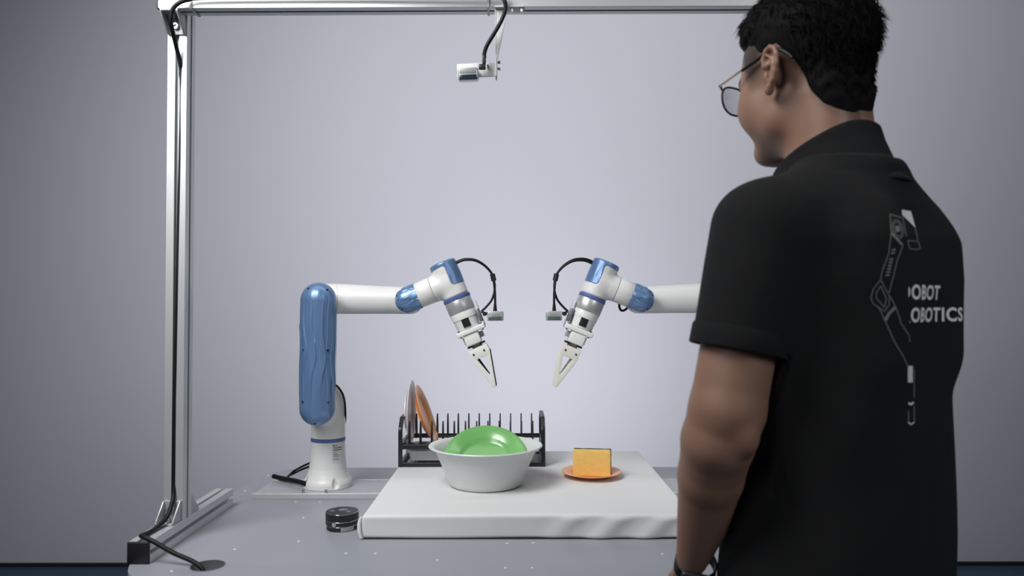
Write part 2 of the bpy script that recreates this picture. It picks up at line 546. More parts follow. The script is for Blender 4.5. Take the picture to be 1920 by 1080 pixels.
bm = BM(); tslot(bm, (gx[-1] - 0.0205, 1.49, ZB + 0.02), (gx[1] + 0.0205, 1.49, ZB + 0.02), ref=(0, 0, 1))
beam = obj('crossbeam', bm, 'aluminium', gantry, 30)
for s in (-1, 1):
    bm = BM(); rbox(bm, (gx[s] + s * 0.0222, 1.49, ZB + 0.02), (0.003, 0.041, 0.041), 0.001, 2)
    tag(obj('end_cap', bm, 'black_plastic', beam), 'black plastic end cap')

# cable down the left post
cb = empty('power_cable', (hole_c.x, hole_c.y, TZ - 0.02), 'black cable running down the left gantry post into the table hole', 'cable')
pts = [at(950, -8, 1.455), at(700, -6, 1.46), at(400, -4, 1.46), at(352, 0, 1.458), at(332, 8, 1.456), at(322, 22, 1.457), at(320.5, 42, 1.462), at(325, 65, 1.478), at(331, 90, 1.496),
       at(338, 120, 1.509), at(339.5, 150, 1.5135), at(338, 300, 1.5135), at(334, 500, 1.5135), at(330.5, 700, 1.5135), at(327.5, 850, 1.5135), at(326.5, 915, 1.5115),
       at(322, 945, 1.496), at(313, 970, 1.476), Vector((-0.688, 1.448, TZ + 0.047)), Vector((-0.690, 1.418, TZ + 0.0445)), Vector((-0.692, 1.392, TZ + 0.046)),
       Vector((-0.683, 1.379, TZ + 0.048)), Vector((-0.660, 1.372, TZ + 0.041)), Vector((-0.62, 1.366, TZ + 0.022)), Vector((-0.585, 1.360, TZ + 0.010)), Vector((-0.562, 1.352, TZ - 0.002)), Vector((-0.548, 1.346, TZ - 0.030))]
bm = BM(); tube(bm, pts, 0.0042, 10, 5)
obj('cable_run', bm, 'black_rubber', cb)
for px in (356, 913):
    X = at(px, 10, 1.47).x
    loop = [(-0.0213, -0.0213), (0.0213, -0.0213), (0.0213, 0.0213), (-0.0213, 0.0213)]
    o2 = round_poly([(a * 1.06, b * 1.06) for a, b in loop], 0.004, 3); i2 = round_poly(loop, 0.003, 3)
    bm = BM(); prism(bm, o2, [i2], (X, 1.49, ZB + 0.02), (0, 1, 0), (0, 0, 1), (1, 0, 0), 0.0045)
    obj('zip_tie', bm, 'bracket_white', cb)

# ------------------------------------------------------------------ overhead camera
def cam8(x, y, Y=1.49): return at(820 + x / 6.355, y / 6.355, Y)
YC = 1.475
oc = empty('overhead_camera', cam8(365, 940, YC), 'small silver camera hanging on a bracket under the crossbeam', 'camera')
bm = BM()
p1 = cam8(862, 60, YC)
rbox(bm, ((cam8(685, 0, YC).x + cam8(1040, 0, YC).x) / 2, 1.476, ZB - 0.0022), (cam8(1040, 0, YC).x - cam8(685, 0, YC).x, 0.030, 0.0035), 0.001, 2)
arm = [cam8(683, 75, YC), cam8(832, 140, YC), cam8(722, 705, YC), cam8(700, 705, YC)]
prism(bm, [(p.x, p.z) for p in arm], [], (0, YC - 0.004, 0), (1, 0, 0), (0, 0, 1), (0, 1, 0), 0.003, 0.0006)
a0, a1 = cam8(692, 70, YC), cam8(708, 915, YC)
rbox(bm, ((a0.x + a1.x) / 2, YC + 0.010, (ZB - 0.002 + a1.z) / 2), (0.003, 0.028, ZB - 0.002 - a1.z), 0.001, 2)
bk = obj('mounting_bracket', bm, 'bracket_white', oc)
for x in (890, 1005):
    p = cam8(x, 0, YC); bolt('bolt', (p.x, 1.470, ZB - 0.0038), (0, 0, -1), 0.004, 0.008, 'steel', bk)
pl0, pl1 = cam8(232, 742, YC), cam8(712, 910, YC)
bm = BM(); rbox(bm, ((pl0.x + pl1.x) / 2, YC + 0.006, (pl0.z + pl1.z) / 2), (pl1.x - pl0.x, 0.003, pl0.z - pl1.z), 0.0012, 2, Matrix.Rotation(math.radians(-2), 3, 'Y'))
obj('back_plate', bm, 'bracket_white', oc)
for y in (737, 815):
    p = cam8(712, y, YC); bolt('bolt', (p.x + 0.0008, YC + 0.004, p.z), (1, 0, 0), 0.003, 0.006, 'steel', oc)
q0, q1 = cam8(242, 790, YC - 0.025), cam8(488, 940, YC - 0.025)
cw = q1.x - q0.x; cc = (q0 + q1) / 2; ch = q0.z - q1.z
RT = Matrix.Rotation(math.radians(-2), 3, 'Y') @ Matrix.Rotation(math.radians(7), 3, 'X')
bm = BM(); rbox(bm, (cc.x, YC - 0.010, cc.z), (cw, 0.028, ch), 0.005, 3, RT)
body = obj('camera_body', bm, 'silver', oc)
for (dz, hh, mm) in ((0.25, 0.42, 'cast_grey'), (-0.26, 0.40, 'glass_panel_dark')):
    bm = BM(); rbox(bm, Vector((cc.x, YC - 0.010, cc.z)) + RT @ Vector((0, -0.0138, dz * ch)), (cw * 0.84, 0.0016, hh * ch), 0.0006, 2, RT)
    tag(obj('front_window', bm, mm, body), 'dark glass strip on the camera front' if dz < 0 else 'grey front panel')
bm = BM(); rbox(bm, Vector((cc.x, YC - 0.010, cc.z)) + RT @ Vector((0, 0, ch / 2)), (cw * 0.55, 0.012, 0.0008), 0.0003, 1, RT)
obj('top_label', bm, 'aluminium', body)
pp = cam8(535, 797, YC - 0.012)
bm = BM(); rbox(bm, pp, (0.014, 0.010, 0.0105), 0.002, 2)
rbox(bm, cam8(557, 715, YC - 0.012), (0.0075, 0.008, 0.018), 0.002, 2)
plug = obj('plug', bm, 'black_plastic', oc)
for y in (778, 803):
    p = cam8(600, y, YC); bolt('screw', (p.x, YC + 0.004, p.z), (0, -1, 0), 0.0022, 0.004, 'steel', oc)
bm = BM(); tube(bm, [cam8(560, 690, YC - 0.012), cam8(562, 630, YC - 0.013), cam8(590, 545, YC - 0.016), cam8(645, 450, YC - 0.019), cam8(712, 340, YC - 0.021),
                     cam8(770, 230, YC - 0.022), cam8(806, 130, YC - 0.024), cam8(812, 60, YC - 0.026), cam8(800, 10, YC - 0.027), cam8(770, -40, YC - 0.022)], 0.0040, 10, 6)
obj('cable', bm, 'black_rubber', oc)

# ------------------------------------------------------------------ robot arms
def c1(x, y, Y): return at(540 + x / 3.6, 440 + y / 3.6, Y)
YA = 1.93; YW = 1.862; YU = 1.845
KW = YW / FPX / 3.6                  # metres per crop unit in the wrist plane
A_ = Vector((-0.38, 0, 0.925)).normalized(); B_ = Vector((0.925, 0, 0.38)).normalized(); Yv = Vector((0, 1, 0))
TO = c1(1141, 432, YW)               # centre of the blue tool ring
def T(a, b, y=0.0): return TO + A_ * (a * KW) + B_ * (b * KW) + Yv * y
TROT = Matrix((B_, Yv, A_)).transposed()      # local x=b, y=depth, z=a
def ridge(phi, s, n, seed):
    w = 0.75 * math.sin(1.9 * s + seed) + 0.35 * math.sin(4.7 * s + 1.7 * seed + phi)
    a = 0.85 + 0.15 * math.sin(2.3 * phi + 1.1 * s + seed)
    b = 0.7 + 0.3 * math.sin(1.7 * phi - 1.6 * s + 2.2 * seed)
    def saw(x):
        t = (x / PI) % 1.0
        return t ** 1.5 if t < 0.84 else (0.84 ** 1.5) * (1 - math.sin((t - 0.84) / 0.16 * PI / 2) ** 2)
    return a * saw(n * 0.5 * phi + w) + 0.6 * b * saw(-n * 0.83 * phi + 0.8 * w + seed)

def capsule_cover(bm, p0, p1, r, side, rid, phi0, phi1, inset=0.0, nphi=90, nv=70, cap0=True, cap1=True, amp=0.0016, seed=0.0, sq=1.0):
    """part of a capsule surface p0->p1; phi measured about the axis from `side`"""
    p0, p1 = Vector(p0), Vector(p1); d = (p1 - p0); L = d.length; d.normalize()
    f = Vector(side); f = (f - d * f.dot(d)).normalized(); s = d.cross(f)
    rows = []
    prm = []
    if cap0: prm += [(0, -PI / 2 * (1 - k / 14)) for k in range(14)]
    prm += [(k / nv, 0.0) for k in range(nv + 1)]
    if cap1: prm += [(1, PI / 2 * (k + 1) / 14) for k in range(14)]
    for (t, e) in prm:
        row = []
        for k in range(nphi + 1):
            ph = phi0 + (phi1 - phi0) * k / nphi
            fade = math.cos(e) ** 2
            tt = (t * L + math.sin(e) * r) / (L + 2 * r) + 0.15
            am = fade * (min(1, max(0, (tt - 0.12) * 5)) * min(1, max(0, (1.02 - tt) * 4)) if cap1 else 1)
            rr = r - inset + (amp * (ridge(ph, tt * 4, rid, seed) - 0.4) * am if rid else 0)
            dirv = f * math.cos(ph) + s * math.sin(ph)
            row.append(bm.verts.new(p0 + d * (t * L + math.sin(e) * r) + dirv * (max(math.cos(e), 1e-4) * rr)))
        rows.append(row)
    for i in range(len(rows) - 1):
        for k in range(nphi):
            bm.faces.new((rows[i][k], rows[i][k + 1], rows[i + 1][k + 1], rows[i + 1][k]))
    bmesh.ops.remove_doubles(bm, verts=bm.verts[:], dist=1e-6)
    return bm

def build_robot(label, mirror, dark_pads):
    MIRROR[0] = mirror
    cp = at(615, 907, YA)
    bx = cp.x if mirror is None else 2 * mirror - cp.x
    z0 = TZ + 0.010
    root = empty('robot_arm', (bx, YA, z0), label, 'robot', 'robot arms on the table')
    X0 = cp.x
    # base with flared skirt and bolt pockets
    prof_z = [0, 0.012, 0.018, 0.024, 0.035, 0.0475, 0.06, 0.074, 0.095, 0.118]
    prof_r = [0.0615, 0.0615, 0.0595, 0.0555, 0.0508, 0.0472, 0.0456, 0.0445, 0.0437, 0.0434]
    def f_base(p):
        q = p - np.array((X0, YA, z0))
        rad = np.hypot(q[:, 0], q[:, 1])
        d = (rad - np.interp(q[:, 2], prof_z, prof_r)) * 0.85
        d = smax(d, np.maximum(-q[:, 2], q[:, 2] - 0.1166), 0.0015)
        for k in range(4):
            an = math.radians(-58 + 90 * k)
            c, s = math.cos(an), math.sin(an)
            d = smax(d, -s_cap(q, (0.057 * c, 0.057 * s, 0.012), (0.0575 * c, 0.0575 * s, 0.034), 0.0085, 0.003), 0.003)
        return d
    V, F = surface_net(f_base, (X0 - 0.067, YA - 0.067, z0 - 0.004), (X0 + 0.067, YA + 0.067, z0 + 0.122), 0.0016)
    base = np_obj('base', V, F, 'robot_white', root)
    bm = BM(); lathe(bm, [(0.0425, 0.1160), (0.0437, 0.1162), (0.0437, 0.1240), (0.0425, 0.1244)], (X0, YA, z0), (0, 0, 1), 64)
    obj('base_ring', bm, 'ring_blue', root)
    # rating label on the base
    an0, an1 = math.radians(-63), math.radians(-22)
    bm = BM()
    zs = np.linspace(0.066, 0.112, 8)
    def lab_pt(an, z, off):
        r = np.interp(z, prof_z, prof_r) + off
        return Vector((X0 + r * math.cos(an), YA + r * math.sin(an), z0 + z))
    g = [[bm.verts.new(lab_pt(an0 + (an1 - an0) * k / 12, z, 0.0006)) for k in range(13)] for z in zs]
    for i in range(7):
        for k in range(12): bm.faces.new((g[i][k], g[i][k + 1], g[i + 1][k + 1], g[i + 1][k]))
    lb = obj('rating_label', bm, 'label_white', base)
    bm = BM()
    def strip(a_0, a_1, zc, hh):
        n = 8
        lo_ = [bm.verts.new(lab_pt(an0 + (an1 - an0) * (a_0 + (a_1 - a_0) * k / n), zc - hh, 0.0010)) for k in range(n + 1)]
        hi_ = [bm.verts.new(lab_pt(an0 + (an1 - an0) * (a_0 + (a_1 - a_0) * k / n), zc + hh, 0.0010)) for k in range(n + 1)]
        for k in range(n): bm.faces.new((lo_[k], lo_[k + 1], hi_[k + 1], hi_[k]))
    strip(0.06, 0.17, 0.1085, 0.0017); strip(0.22, 0.42, 0.1088, 0.0008)
    for z, w in ((0.1035, 0.95), (0.1018, 0.9), (0.0982, 0.92), (0.0966, 0.88), (0.0922, 0.36), (0.0880, 0.4), (0.0850, 0.62), (0.0815, 0.62), (0.0775, 0.46), (0.0735, 0.6)):
        strip(0.08, 0.08 + w * 0.85, z, 0.00045)
    if mirror is None: obj('label_print', bm, 'print_black', base)
    else: bm.free()
    # shoulder housing
    J2 = at(595, 757, YA)
    def f_sh(p):
        d = s_cyl(p, (X0, YA, z0 + 0.124), (X0, YA, J2.z), 0.0432, 0.001)
        d = smin(d, np.linalg.norm(p - np.array((X0, YA, J2.z + 0.006)), axis=1) - 0.0435, 0.006)
        d = smin(d, s_cyl(p, (X0 - 0.006, YA, J2.z), (X0 - 0.008, YU + 0.01, J2.z), 0.040, 0.003), 0.010)
        return d
    V, F = surface_net(f_sh, (X0 - 0.06, YU - 0.002, z0 + 0.118), (X0 + 0.06, YA + 0.06, J2.z + 0.06), 0.002)
    np_obj('shoulder_housing', V, F, 'robot_white', root)
    # upper arm: white shell behind, ribbed blue cover in front
    pb = at(595.0, 765.0, YU); pt = at(597.6, 562.5, YU)
    ru = 0.0432
    bm = BM(); capsule_cover(bm, pb, pt, ru, (0, -1, 0), 0, math.radians(98), math.radians(262), 0.0006, 40, 20)
    obj('upper_arm_shell', bm, 'robot_white', root)
    bm = BM(); capsule_cover(bm, pb, pt, ru, (0, -1, 0), 11.0, math.radians(-98), math.radians(98), 0, 260, 100, seed=0.6, amp=0.0038)
    cov = tag(obj('upper_arm_cover', bm, 'robot_blue', root, 60), 'blue cover with rippled vertical folds')
    for (px, py) in ((578, 541), (613.5, 543.5), (568.5, 656.5), (615, 657), (567, 753.5), (615.5, 754.5), (590.5, 795)):
        tgt = at(px, py, YU)
        # find the surface along the view ray
        dd = ray(px, py); best = None
        ax = (pt - pb); La = ax.length; ax.normalize()
        for k in range(120):
            q = Vector((0, 0, CAMZ)) + dd * (YU / dd.y * (0.95 + 0.05 * k / 120))
            tt = min(max((q - pb).dot(ax), 0), La)
            c = pb + ax * tt
            if (q - c).length < ru + 0.0008: best = (q, (q - c).normalized()); break
        if best is None:
            tt = min(max((tgt - pb).dot(ax), 0), La); c = pb + ax * tt
            best = (c + (tgt - c).normalized() * ru, (tgt - c).normalized())
        bolt('screw', best[0] - best[1] * 0.0012, best[1], 0.0029, 0.0018, 'black_plastic', cov)
    # elbow housing and forearm
    E = at(606, 560, YA)
    bm = BM(); lathe(bm, [(0, -0.062), (0.036, -0.062), (0.0385, -0.058), (0.0392, -0.02), (0.0392, 0.026), (0.036, 0.036), (0.025, 0.042), (0, 0.044)], E, (0, 1, 0), 48)
    obj('elbow_housing', bm, 'robot_white', root)
    W4 = c1(826, 446, YA)
    E2 = at(618, 560, YA)
    d = (W4 - E2); L = d.length
    bm = BM()
    pr = [(0, -0.01), (0.0385, -0.01), (0.0389, 0.02), (0.0385, 0.05), (0.0362, L * 0.6), (0.0346, L - 0.002)]
    pr += [(0.0346 * math.cos(t), L + 0.0346 * math.sin(t)) for t in [PI / 2 * k / 10 for k in range(1, 10)]] + [(0, L + 0.0346)]
    lathe(bm, pr, E2, d, 48)
    obj('forearm', bm, 'robot_white', root)
    bm = BM()
    ring_c = at(639, 561, YA)
    tube(bm, [ring_c + Vector((-0.012 + 0.012 * math.cos(a) * 1.0, -0.0388 * math.cos(a) - 0.0003, 0.0392 * math.sin(a))) for a in [math.radians(-88 + 176 * k / 30) for k in range(31)]], 0.0004, 6)
    obj('seam_line', bm, 'cast_grey', root)
    # wrist tube (white) with blue ribbed end cap
    q0 = c1(807, 441, YW); q1 = c1(881, 411, YW); JT = T(118, 0)
    rw = 85 * KW
    bm = BM(); capsule_cover(bm, q0, q1, rw, (0, -1, 0), 8.0, 0, 2 * PI, 0, 260, 26, cap1=False, amp=0.0034, seed=2.1)
    wc = tag(obj('wrist_cover', bm, 'robot_blue', root, 60), 'rounded blue wrist cover with rippled folds')
    for (x, y) in ((727, 408), (770, 520)):
        p = c1(x, y, YW); dv = (Vector((p.x, YW - 0.02, p.z)) - q0).normalized()
        bolt('screw', q0 + dv * (rw - 0.001), dv, 0.0024, 0.0016, 'black_plastic', wc)
    bm = BM(); lathe(bm, [(0, -0.001), (rw - 0.001, -0.001), (rw + 0.0002, 0.0004), (88 * KW, 101.5 * KW), (87.2 * KW, 102.8 * KW), (0, 102.8 * KW)], q1, B_, 48)
    obj('wrist_link', bm, 'robot_white', root)
    J0 = np.array(JT); Av = np.array(A_); Bv = np.array(B_); Yn = np.array((0, 1.0, 0))
    def loc3(p):
        q = p - np.array(TO)
        return q @ Av / KW, q @ Bv / KW, q @ Yn / KW
    tA0, tA1 = np.array(T(14, 0)), np.array(T(262, -2))
    tB0 = np.array(T(118, -128))
    def f_T(p):
        d = s_cyl(p, tA0, tA1, 89 * KW, 14 * KW)
        d = np.where(True, d, d)
        d2 = s_cyl(p, tB0, J0, 88.5 * KW, 0.0008)
        dd_ = smin(d, d2, 0.010)
        a, b, y = loc3(p)
        return np.maximum(dd_, np.maximum((13 - a) * KW, (-128 - b) * KW))
    lo = np.minimum(tA0, tB0) - 0.045; hi = np.maximum(tA1, tA0) + 0.045
    V, F = surface_net(f_T, lo, hi, 0.0014)
    np_obj('wrist_elbow', V, F, 'robot_white', root)
    def f_cov(p):
        d = f_T(p) - 0.0011
        a, b, y = loc3(p)
        side = smax((8 - b), (92 - a), 26)
        top = 236 - a + 0.10 * b
        reg = smin(side, top, 24) * KW
        rp = 0.0006 * np.sin(b * 0.16 + 0.4 * np.sin(a * 0.03)) * np.clip((220 - a) / 60, 0, 1) * np.clip((a - 95) / 60, 0, 1)
        return np.maximum(np.maximum(d - rp, -(f_T(p) + 0.002)), reg)
    V, F = surface_net(f_cov, lo, hi, 0.0011)
    tag(np_obj('wrist_elbow_cover', V, F, 'robot_blue', root), 'blue cover wrapped over the top of the wrist')
    # tool flange rings
    bm = BM(); lathe(bm, [(0, -11 * KW), (93 * KW, -11 * KW), (94.5 * KW, -9 * KW), (94.5 * KW, 12 * KW), (92 * KW, 14 * KW), (0, 14 * KW)], TO, A_, 56)
    obj('tool_ring', bm, 'ring_blue', root)
    bm = BM(); lathe(bm, [(0, -96 * KW), (91 * KW, -96 * KW), (92 * KW, -94 * KW), (93 * KW, -13 * KW), (92 * KW, -11 * KW), (0, -11 * KW)], TO, A_, 56)
    tag(obj('silver_collar', bm, 'silver', root), 'brushed silver collar')
    # gripper
    bm = BM(); lathe(bm, [(0, -216 * KW), (77 * KW, -216 * KW), (79 * KW, -214 * KW), (83.5 * KW, -146 * KW), (87 * KW, -144 * KW), (90 * KW, -98 * KW), (89 * KW, -96 * KW), (0, -96 * KW)], TO, A_, 56)
    gb = tag(obj('gripper_body', bm, 'robot_white', root), 'white round gripper housing with dark window')
    bm = BM()
    gr = [[bm.verts.new(T(a, 86 * math.sin(ph), -86 * KW * math.cos(ph))) for ph in [math.asin(-24.5 / 82) + (math.asin(25 / 82) - math.asin(-24.5 / 82)) * k / 10 for k in range(11)]] for a in (-201, -123)]
    gr2 = [[bm.verts.new(T(a, 70 * math.sin(ph), -70 * KW * math.cos(ph))) for ph in [math.asin(-24.5 / 82) + (math.asin(25 / 82) - math.asin(-24.5 / 82)) * k / 10 for k in range(11)]] for a in (-201, -123)]
    for k in range(10):
        bm.faces.new((gr[0][k], gr[0][k + 1], gr[1][k + 1], gr[1][k]))
        bm.faces.new((gr[0][k], gr2[0][k], gr2[0][k + 1], gr[0][k + 1])); bm.faces.new((gr[1][k + 1], gr2[1][k + 1], gr2[1][k], gr[1][k]))
    for k, fl in ((0, 1), (10, 0)):
        bm.faces.new((gr[0][k], gr[1][k], gr2[1][k], gr2[0][k]))
    bmesh.ops.recalc_face_normals(bm, faces=bm.faces[:])
    obj('window', bm, 'black_plastic', gb)
    bm = BM(); rbox(bm, T(-235, 7, 0), (200 * KW, 0.056, 32 * KW), 0.0026, 3, TROT)
    fl = obj('gripper_flange', bm, 'printed_white', root)
    for (b, a, y) in ((-72, -217, -0.018), (86, -217, -0.018)):
        bolt('screw', T(a, b, y), A_, 0.0030, 0.0026, 'black_plastic', fl)
    for (b, a, y) in ((-72, -253, -0.012), (84, -253, -0.012)):
        bolt('screw', T(a, b, y), -A_, 0.0030, 0.0024, 'black_plastic', fl)
    bm = BM(); rbox(bm, T(-290, -4, -0.002), (106 * KW, 0.044, 80 * KW), 0.004, 3, TROT)
    rbox(bm, T(-288, -60, 0.004), (16 * KW, 0.02, 54 * KW), 0.0015, 2, TROT)
    obj('gripper_block', bm, 'printed_white', root)
    bm = BM(); rbox(bm, T(-282, 62, 0.002), (30 * KW, 0.022, 40 * KW), 0.0015, 2, TROT)
    obj('gripper_motor', bm, 'cast_grey', root)
    bm = BM(); rbox(bm, T(-345, 5, 0.0), (70 * KW, 0.010, 34 * KW), 0.001, 2, TROT)
    obj('finger_carriage', bm, 'cast_grey', root)
    for b in (-40, 48):
        bm = BM(); rbox(bm, T(-336, b, -0.004), (36 * KW, 0.026, 13 * KW), 0.001, 2, TROT)
        obj('finger_link', bm, 'black_plastic', root)
    outline = round_poly([(x * KW, y * KW) for (y, x) in [(-356, -61), (-352, 71), (-400, 75), (-641, 21), (-647, 8), (-640, -2), (-429, -61)]], 0.0018, 4)
    hole = round_poly([(x * KW, y * KW) for (y, x) in [(-429, -29), (-431, 40), (-566, 14)]], 0.0022, 4)
    for i, y in enumerate((-0.017, 0.005)):
        bm = BM(); prism(bm, outline, [hole], TO + Yv * y, B_, A_, Yv, 0.011, 0.0006)
        fg = obj('finger', bm, 'printed_white' if dark_pads else 'ivory_plastic', root)
        sy = -1 if i == 0 else 1
        for (a, b) in ((-391, -36.5), (-389, 39)):
            bolt('screw', T(a, b, y if i == 0 else y + 0.011), (0, sy, 0), 0.0024, 0.0012, 'black_plastic', fg)
        pm = 'black_rubber' if dark_pads else 'ivory_plastic'
        dv = (T(-641, 23) - T(-398, 77)); n3 = Matrix((dv.normalized().cross(Yv), Yv, dv.normalized())).transposed()
        bm = BM(); rbox(bm, (T(-641, 23) + T(-398, 77)) / 2 + Yv * (y + 0.0055), (0.0022, 0.010, dv.length), 0.0008, 2, n3)
        obj('grip_pad', bm, pm, fg)
        if i == 1:
            dv = (T(-562, 8) - T(-432, -22)); n3 = Matrix((dv.normalized().cross(Yv), Yv, dv.normalized())).transposed()
            bm = BM(); rbox(bm, (T(-562, 8) + T(-432, -22)) / 2 + Yv * (y + 0.004), (0.0052, 0.008, dv.length), 0.0012, 2, n3)
            obj('inner_rib', bm, pm, fg)
    # wrist camera with its mount
    bm = BM(); rbox(bm, T(-160, 97, -0.006), (22 * KW, 0.03, 92 * KW), 0.001, 2, TROT)
    obj('camera_mount', bm, 'alu_dark', root)
    bm = BM(); rbox(bm, T(-145, 112, -0.006), (3.5 * KW, 0.03, 180 * KW), 0.0004, 1, TROT)
    obj('mount_sheet', bm, 'steel', root)
    hc = at(909, 588.5, YW - 0.010)
    bm = BM(); lathe(bm, [(0, -0.008), (0.0045, -0.008), (0.0053, -0.007), (0.0053, 0.008), (0, 0.008)], hc, (0, 1, 0), 24)
    rbox(bm, at(912.5, 587.5, YW - 0.010), (0.008, 0.012, 0.006), 0.001, 2)
    rbox(bm, at(904.5, 585, YW - 0.010), (0.007, 0.012, 0.005), 0.001, 2)
    obj('camera_hinge', bm, 'black_plastic', root)
    b0, b1 = at(913.6, 583.4, YW - 0.018), at(944.0, 601.6, YW - 0.018)
    cc_ = (b0 + b1) / 2; w_ = b1.x - b0.x; h_ = b0.z - b1.z
    bm = BM(); rbox(bm, (cc_.x, YW - 0.006, cc_.z), (w_, 0.025, h_), 0.0022, 3)
    wcam = tag(obj('wrist_camera', bm, 'silver', root), 'small silver wrist camera')
    fy = YW - 0.0187
    bm = BM(); rbox(bm, (cc_.x - 0.0005, fy, cc_.z - h_ * 0.25), (w_ * 0.8, 0.001, h_ * 0.40), 0.0004, 1)
    obj('glass_window', bm, 'glass_panel', wcam)
    bm = BM(); lathe(bm, [(0.0011, 0), (0.0011, 0.0004), (0, 0.0004)], (cc_.x - w_ * 0.13, fy + 0.0004, cc_.z + h_ * 0.12), (0, -1, 0), 14)
    rbox(bm, (cc_.x + w_ * 0.03, fy + 0.0002, cc_.z + h_ * 0.11), (0.0040, 0.0004, 0.0014), 0.0001, 1)
    tube(bm, [(cc_.x + w_ * 0.20 + 0.0025 * math.cos(t), fy, cc_.z + h_ * 0.13 + 0.0015 * math.sin(t)) for t in [2 * PI * k / 14 for k in range(14)]], 0.00022, 5, closed=True)
    obj('printed_mark', bm, 'button_grey', wcam)
    # cables
    yy = YW + 0.004
    arc = [c1(1118, 196, yy), c1(1150, 178, yy), c1(1195, 165, yy), c1(1262, 170, yy), c1(1325, 205, yy), c1(1372, 258, yy)]
    bm = BM(); tube(bm, arc + [c1(1393, 320, yy), c1(1394, 380, yy), c1(1375, 440, yy), c1(1340, 485, yy - 0.004), c1(1306, 518, yy - 0.008)], 0.0028, 8, 6)
    obj('cable', bm, 'black_rubber', root)
    bm = BM(); tube(bm, [p + Vector((0.0030, -0.003, -0.0042)) * (1 if mirror is not None else 0.5) for p in arc] + [c1(1388, 310, yy - 0.004), c1(1396, 380, yy - 0.007), c1(1398, 440, yy - 0.009), c1(1398, 505, yy - 0.011)], 0.0030, 8, 6)
    tube(bm, [c1(1398, 470, yy - 0.010), c1(1398, 520, yy - 0.011)], [0.0034, 0.0052], 10)
    obj('cable', bm, 'black_rubber', root)
    bm = BM(); tube(bm, [c1(1379, 265, yy - 0.002), c1(1390, 312, yy - 0.002)], 0.0065, 12)
    obj('cable_tie', bm, 'black_plastic', root)
    bm = BM(); tube(bm, [at(629, 722, YA - 0.036), at(634, 726, YA - 0.037), at(641, 736, YA - 0.036), at(646, 752, YA - 0.026), at(647.6, 772, YA - 0.012), at(647, 790, YA + 0.02), at(643, 800, YA + 0.035)], 0.0027, 8, 6)
    obj('cable', bm, 'black_rubber', root)
    yb = YA
    bm = BM(); tube(bm, [at(580, 911, yb - 0.035), on_z(568, 905.5, z0 + 0.012), on_z(545, 900, z0 + 0.010), on_z(525, 896, z0 + 0.006), on_z(513, 893, z0 + 0.006)], 0.0062, 10, 6)
    obj('cable', bm, 'black_rubber', root)
    for k in (0, 1):
        bm = BM(); tube(bm, [at(590, 866 + k * 6, yb + 0.02), at(579, 869 + k * 6, yb + 0.022), at(562, 877 + k * 5, yb + 0.03), at(550, 884 + k * 4, yb + 0.035), on_z(541, 892.5, TZ + 0.0135 - 0.001 * k), on_z(534, 899 - k, TZ + 0.013)], 0.0027, 8, 6)
        obj('cable', bm, 'black_rubber', root)
    if mirror is not None:
        # loop of cable under the wrist (seen on this arm only)
        mx = lambda x: 2 * 983.5 - x
        bm = BM(); tube(bm, [at(mx(1161), 566, YW + 0.02), at(mx(1161.5), 577, YW + 0.02), at(mx(1165), 583, YW + 0.02), at(mx(1172), 582, YW + 0.022), at(mx(1180), 574, YW + 0.03)], 0.0030, 8, 6)
        obj('cable', bm, 'black_rubber', root)
    MIRROR[0] = None
    return root
XM = at(983.5, 560, 1.87).x
build_robot('blue and white robot arm standing left of the dish rack, fully visible', None, True)
build_robot('blue and white robot arm partly hidden behind the person', XM, False)

def mount_plate(x0, x1, label):
    root = empty('mounting_plate', ((x0 + x1) / 2, 1.92, TZ), label, 'plate', 'robot mounting plates')
    bm = BM(); rbox(bm, ((x0 + x1) / 2, 1.9225, TZ + 0.005), (x1 - x0, 0.141, 0.010), 0.0008, 2)
    obj('plate', bm, 'alu_plate', root)
    bm = BM(); rbox(bm, ((x0 + x1) / 2, 1.8430, TZ + 0.0065), (x1 - x0 + 0.006, 0.017, 0.013), 0.0012, 2)
    tag(obj('clamp_bar', bm, 'aluminium', root), 'bright aluminium bar along the front edge')
    bm = BM(); rbox(bm, ((x0 + x1) / 2, 1.9955, TZ + 0.0055), (x1 - x0, 0.005, 0.011), 0.0012, 2)
    obj('edge_strip', bm, 'aluminium', root)
    return root
xl = on_z(481, 930, TZ).x
for (x0, x1, lab, pxs) in ((xl, -0.318, 'flat grey mounting plate under the left robot arm', (569.5, 612)),
                           (0.370, 2 * XM - xl, 'flat grey mounting plate under the robot arm behind the person', ())):
    r_ = mount_plate(x0, x1, lab)
    for k in range(2):
        X = at(pxs[k], 920, 1.843).x if pxs else 2 * XM - at((569.5, 612)[k], 920, 1.843).x
        bolt('cap_screw', (X, 1.8430, TZ + 0.0128), (0, 0, 1), 0.0042, 0.0085, 'steel', r_)

# ------------------------------------------------------------------ cloth covered platform
PZ = TZ + 0.049
px0, px1, py0, py1 = -0.309, 0.361, 1.513, 2.186
bm = BM(); rbox(bm, ((px0 + px1) / 2, (py0 + py1) / 2, (PZ + TZ) / 2 + 0.0006), (px1 - px0, py1 - py0, PZ - TZ - 0.001), 0.007, 4, None, (90, 40, 12))
for v in bm.verts:
    x, y, z = v.co
    t = (PZ - z) / (PZ - TZ)
    if y < py0 + 0.02:
        w = 1 if y < py0 + 0.006 else 0.4
        k = min(1, max(0, (x - 0.02) / 0.12))
        s = math.sin((x * 66 + t * 3.2)) * 0.5 + 0.5
        v.co.y -= w * k * 0.0050 * (s ** 1.5) * min(1, t * 5)
        v.co.y += 0.0015 * math.sin(x * 17 + 1) * t * w
        v.co.y += 0.003 * t * w
    if z > PZ - 0.008:
        v.co.z += 0.0010 * math.sin(x * 6 + 1.0) * (1 if y < py0 + 0.05 else 0.3)
    if x < px0 + 0.01 and y < py0 + 0.05:
        v.co.x -= 0.003 * math.sin(t * PI)
